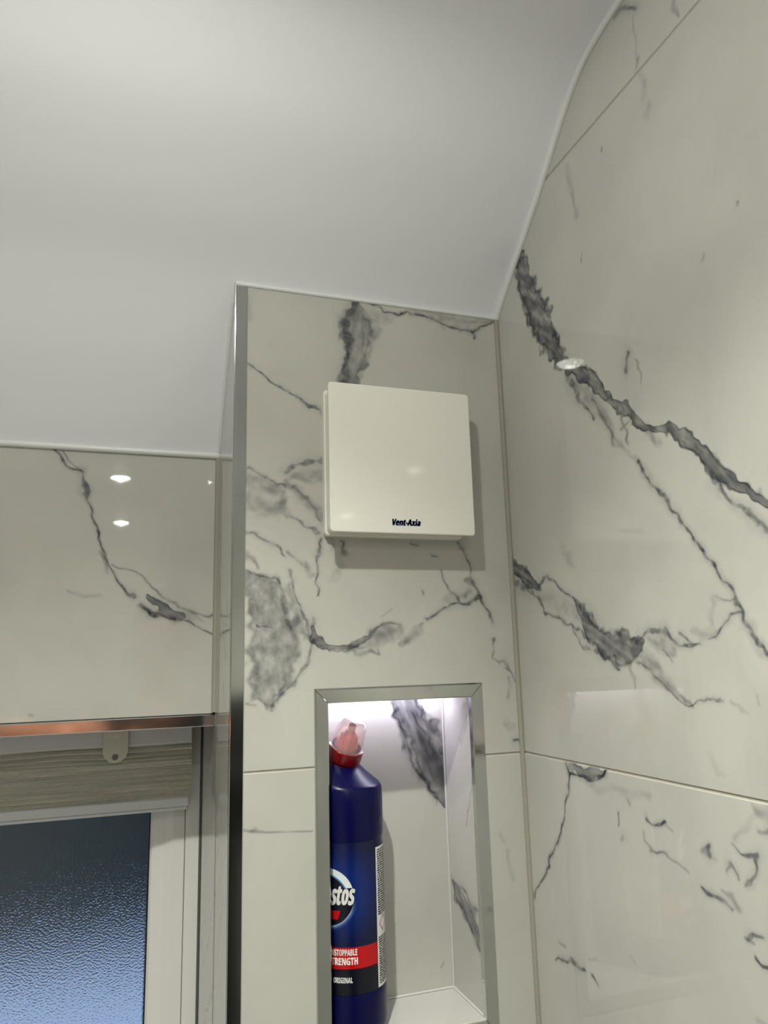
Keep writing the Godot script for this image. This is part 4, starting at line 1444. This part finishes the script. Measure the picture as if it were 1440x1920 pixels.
		["d", 0.42, [-298, 190.7, 1.3, -289, 189.7, 1.6, -280.4, 187.1, 1.6, -267.5, 185.1, 1.6, -264.3, 180.3, 1.1]],
		["d", 0.42, [-285.5, 138.6, 1, -277.1, 137.5, 1.3, -270.7, 137.4, 1.1]],
		["d", 0.40, [-255, 193.4, 1.4, -251.2, 181.5, 1.4, -247.5, 166.4, 1.6, -241.5, 152, 1.9, -237.8, 138.1, 2.2, -229.7, 121.6, 2.2]],
		["f", 0.22, [-255.6, 176.1, 4.3, -249.1, 154.7, 4.8, -244.9, 136.1, 4.8, -236.8, 125.4, 4.3]],
		["d", 0.36, [-230.8, 122.6, 2.2, -235.3, 101.2, 2.1, -245.1, 89, 2.1, -253.2, 79, 2.6, -263.8, 69.3, 2.1, -270.6, 61, 2]],
		["d", 0.34, [-266.5, 184.1, 2.2, -261, 170.7, 3.2, -260, 154.7, 2.7, -255.7, 138.8, 2.1, -253, 133.5, 1.6]],
		["d", 0.28, [-255.8, 82.7, 1.6, -263.8, 74.3, 2.1, -267.4, 62.9, 1.5]],
		["d", 0.28, [-277.8, 63.3, 1.5, -271.6, 59.5, 1.5]],
		["d", 0.30, [-296.4, 64.1, 1.5, -288.1, 61.3, 1]],
		["b", 0.48, [-231.8, 133.3, 2.7, -229.6, 125.8, 4.3, -223.1, 119.3, 4.3, -212.1, 113.8, 3.3, -200.9, 113.6, 2.7, -189.6, 116, 3.9, -180.9, 120.2, 3.3, -172.2, 124.4, 2.2, -161.6, 133.5, 1.7]],
		["f", 0.36, [-192.5, 112.3, 2.7, -178.1, 117.4, 5.6, -163.6, 124.2, 9.6, -150, 128.9, 10.8, -138.1, 131, 8]],
		["d", 0.34, [-172.2, 127.1, 1.7, -165, 133.5, 2.3, -157.4, 137.3, 1.7, -145.5, 138.8, 1.7, -136.7, 137.6, 1.7]],
		["f", 0.40, [-136.1, 118.3, 4.6, -126.5, 122, 5.7, -117.7, 129.6, 5.2, -110.8, 137.3, 2.9]],
		["f", 0.30, [-192.5, 114, 2.7, -185.2, 109, 3.3, -172.6, 109.8, 2.8, -161.1, 108.4, 2.2]],
		["d", 0.30, [-161.6, 111.7, 1.1, -160.6, 106.3, 1.1]],
		["d", 0.30, [-231.7, 138.6, 2.7, -230.6, 145, 2.2]],
		["d", 0.55, [-106.3, 142.9, 1.8, -98.7, 147.4, 1.5, -87.9, 153.6, 2.1, -77.7, 157, 2.1, -69.5, 158.1, 2.4, -60.6, 158.7, 2.4, -52, 163.3, 3.1, -44.2, 165, 3.1, -39.3, 160.4, 2.5, -35.2, 152.8, 2.5, -27.6, 138.2, 1.8]],
		["d", 0.45, [-89.1, 194.4, 1.5, -84, 184, 1.2, -76.9, 174.2, 1.5, -69.9, 162.1, 1.8]],
		["d", 0.40, [-66, 225.4, 1.9, -58.8, 216.1, 1.9, -53, 203.7, 2.2, -51, 192, 1.5, -50.3, 182, 3.7, -47, 172.6, 1.8, -42.1, 166.8, 2.5]],
		["f", 0.30, [-59.1, 186, 3.1, -51.5, 183.1, 4.9, -47.9, 179.6, 2.5]],
		["d", 0.35, [-60.1, 167.9, 1.8, -56.6, 172.6, 1.8]],
		["f", 0.14, [-86.9, 162.7, 4.8, -67.7, 168.5, 7.3, -54.6, 174.3, 6.1]],
		["d", 0.35, [-30, 120.4, 1.5, -28.8, 108.9, 1.2, -31.4, 99.3, 0.7, -23.8, 95.7, 0.9, -16.7, 96.1, 1.5, -10.9, 85.7, 1.2, -5.7, 74.7, 1.2]],
		["f", 0.22, [-13.3, 78.9, 2.4, -13.1, 62, 2.4, -13.5, 56.4, 2.4]],
		["d", 0.30, [-111.1, 173.5, 1.2, -108.9, 168.4, 1.2]],
		["f", 0.18, [-157.1, 146.1, 1.7, -146.3, 152.7, 1.7]],
		["d", 0.42, [-199, 224.4, 1.7, -195.7, 217.7, 1.4, -192.3, 212.1, 1.4]],
		["d", 0.35, [-199.2, 216.5, 1.4, -195.9, 208.7, 1.4]],
		["d", 0.35, [-121.4, 225.2, 1.2, -112.3, 222.5, 1.2]],
		["d", 0.35, [-99.7, 211.7, 1.2, -91, 209.6, 1.2]],
		["d", 0.45, [-13.2, 13.1, 1.8, -8.1, 12.3, 2.4, -3.9, 8.2, 1.5, -1.8, 2.6, 1.2]],
		["f", 0.12, [-18.4, 31.6, 4.8, -13.5, 27.5, 4.8]],
		["f", 0.12, [-298.3, 484.2, 4.7, -295.3, 460, 4.7]],
		["f", 0.12, [-221.6, 259.9, 6.9, -199.5, 198.6, 5.7, -208.3, 184.6, 4.5]],
	],
	"front_low": [
		["f", 0.25, [-298.8, -49.8, 1.9, -286.4, -51.9, 1.9, -276.4, -54.3, 1.5, -256.1, -55.7, 1, -234.4, -56.8, 1.2]],
		["f", 0.20, [-291.4, -52.9, 2.4, -287.4, -50.9, 2.9]],
		["f", 0.10, [-27.1, -98.5, 3.4, -22.7, -124.6, 3.4]],
		["f", 0.10, [-34.9, -77, 2.8, -29.3, -85.4, 2.8]],
	],
	"recess": [
		["d", 0.62, [-494.4, 342.7, 1.4, -488.5, 334, 1.6, -481.6, 326.5, 1.7, -477, 320.7, 1.7, -472.4, 316.7, 1.7, -464.7, 314.7, 1.7]],
		["d", 0.40, [-484.1, 341.6, 1.2, -481, 335.1, 1.1, -476.9, 329.8, 1.3, -468.9, 321.8, 0.7, -463.2, 317.3, 0.9]],
		["d", 0.62, [-462.6, 317.3, 2.9, -460.5, 307.1, 1.4, -456.8, 298.2, 3.5, -457, 292.1, 2.9, -455.6, 284.4, 2, -448.2, 267.9, 1.7, -443.8, 253.7, 1.4, -439.2, 238.4, 1.4, -435, 228.4, 1.4, -430.6, 216.7, 1.4, -427.5, 207.4, 1.4, -419.2, 193.4, 1.4, -407.8, 181.8, 1.7, -400.4, 176, 2]],
		["f", 0.30, [-437.2, 228.4, 2.8, -434.3, 213.7, 2.8, -431.7, 203.8, 2.8]],
		["d", 0.70, [-395.1, 169.6, 1.7, -389.3, 163.7, 2, -383, 159.1, 2.3, -369.4, 154.9, 2.3, -358, 153.6, 2.3]],
		["d", 0.42, [-358, 153.6, 2.3, -347.6, 150.6, 1.7, -334.7, 145.2, 1.5, -324.2, 139.7, 1.5, -306.4, 129.4, 1.5]],
		["d", 0.36, [-426.6, 212.1, 0.9, -419.9, 209.3, 0.9, -405.9, 206.5, 1, -395.6, 200.7, 1.2, -384, 189.6, 1.2, -374.1, 179, 1.7, -362.5, 171.3, 1.7, -346.8, 164.2, 1.8, -335, 158.2, 1.8, -324.5, 156.4, 1.5, -306.8, 156.2, 1.5]],
		["b", 0.45, [-388.1, 177.2, 2.3, -380.7, 173.7, 4, -372, 166, 6.3, -361, 158.3, 5.8, -350.6, 154.7, 3.5]],
		["f", 0.22, [-353.5, 158.3, 4.1, -341.9, 153.5, 4.1, -327.3, 149.2, 2.9]],
		["f", 0.15, [-467.2, 181.6, 2.2, -451.1, 178.2, 3.3, -435.1, 180.6, 2.8]],
		["f", 0.20, [-497.7, 58.2, 2.1, -496.1, 57.1, 2.1]],
	],
	"niche_back": [
		["b", 0.50, [-108.6, 63.4, 16.1, -102.5, 52.5, 16.7, -96.6, 33.9, 17.9, -82.5, 10.9, 21.6, -73.7, -11.7, 21.5, -66.7, -31.9, 16.6, -61, -51.2, 7.9, -55.3, -67.7, 1.8]],
		["f", 0.28, [-97.5, 45.2, 14.9, -82.5, 10.9, 21, -72.5, -14.7, 20.9, -64.4, -38.4, 12.3]],
		["d", 0.50, [-118.6, 53.2, 1.8, -114.6, 37.2, 1.8, -105, 17.5, 2.4, -98.3, -10.1, 3, -91.7, -23.2, 3, -81.3, -37.1, 2.4, -70.4, -55, 2.4]],
		["d", 0.40, [-97.8, 39.3, 1.9, -85.3, 24, 1.9, -69.9, -0.3, 1.9, -57.7, -21.5, 2.5]],
		["d", 0.30, [-84.2, 51.7, 1.3, -78.2, 37.2, 1.9, -74.5, 31.1, 1.9]],
		["f", 0.20, [-73.7, -226.6, 1.7, -70.3, -222.3, 1.7]],
	],
	"niche_side": [
		["b", 0.42, [-72.9, -138.4, 2.7, -66.3, -143.3, 4.4, -49.7, -155.5, 9.4, -29.5, -163.9, 12.4, -12.3, -177.4, 7.2, -6.7, -191.9, 2.3]],
		["d", 0.50, [-73, -139.5, 2.7, -67.7, -155.5, 2.7, -45.3, -164.2, 2.5, -27.3, -177.5, 2.4, -10.3, -192.1, 2.4]],
		["d", 0.40, [-58.6, -137.6, 2.6, -36.3, -144.1, 2.5, -24.3, -152.2, 3.3, -3.4, -154, 3.9]],
		["f", 0.20, [-4.1, -12.6, 1.7, -18.5, -46.6, 2.5, -32.1, -72.9, 1.7]],
		["f", 0.15, [-7.6, 46.9, 3.4, -36.2, 11.5, 4.4]],
	],
	"return_side": [
		["d", 0.40, [-184.3, -281.8, 2, -150.2, -254.2, 1.9, -113, -229.4, 2.3, -91.5, -212.9, 1.5]],
		["d", 0.35, [-204.3, -242.3, 1.8, -180, -215.1, 2, -146.7, -183.5, 2, -120.6, -152.5, 1.6, -99.2, -131.4, 1.8, -73.8, -112.5, 1.5]],
		["d", 0.35, [-82, -19.9, 1.5, -72.7, -54.6, 1.8, -72.4, -89.8, 1.5, -58, -130.3, 1.7, -61.4, -202.1, 1.4]],
		["d", 0.30, [-53.5, -31.2, 1.5, -40.9, -97.3, 1.4, -46.2, -155.3, 1.4]],
		["d", 0.45, [-88.1, 131.7, 2, -34.3, 133.8, 1.8, 5.8, 136, 1.7]],
		["d", 0.35, [-96.4, 194.4, 1.7, -83.1, 166.9, 2, -55.7, 131.5, 1.6, -35.8, 109.3, 1.5]],
		["d", 0.35, [-49.6, 80.2, 1.8, -39, 63.2, 1.8, -21.3, 52.8, 1.4]],
		["d", 0.30, [-35, 179.3, 1.5, -28.4, 157, 1.8, -39.4, 141.6, 1.5]],
	],
	"plain": [
		["b", 0.35, [374, 445, 4.8, 430, 423, 4.7, 474, 382, 2.9, 529, 359, 3.6, 589, 355, 1.5, 649, 349, 2.0, 708, 345, 3.3]],
		["f", 0.30, [109, 520, 4.0, 129, 464, 3.5, 147, 407, 1.5, 184, 360, 1.0, 231, 322, 4.8, 266, 273, 1.7, 293, 220, 1.8]],
		["d", 0.30, [565, 414, 4.6, 615, 381, 2.4, 654, 336, 1.6, 675, 280, 2.2, 702, 226, 1.0, 735, 176, 2.4, 761, 122, 4.3]],
		["d", 0.34, [284, 106, 1.9, 332, 70, 1.4, 377, 31, 1.5, 420, -11, 1.4, 473, -40, 1.5, 529, -60, 1.6, 589, -59, 1.1]],
		["d", 0.33, [213, 315, 1.1, 269, 293, 1.8, 328, 287, 1.0, 386, 303, 1.1, 446, 311, 1.6, 499, 338, 1.3, 541, 381, 1.5]],
		["d", 0.33, [479, 376, 1.3, 528, 340, 1.7, 561, 291, 1.6, 610, 255, 1.0, 664, 230, 1.3, 712, 194, 1.7, 748, 146, 2.0]],
		["d", 0.37, [124, 589, 1.1, 179, 564, 1.4, 225, 525, 1.4, 255, 473, 1.4, 269, 415, 1.9, 288, 358, 1.2, 309, 302, 2.0]],
	],
}
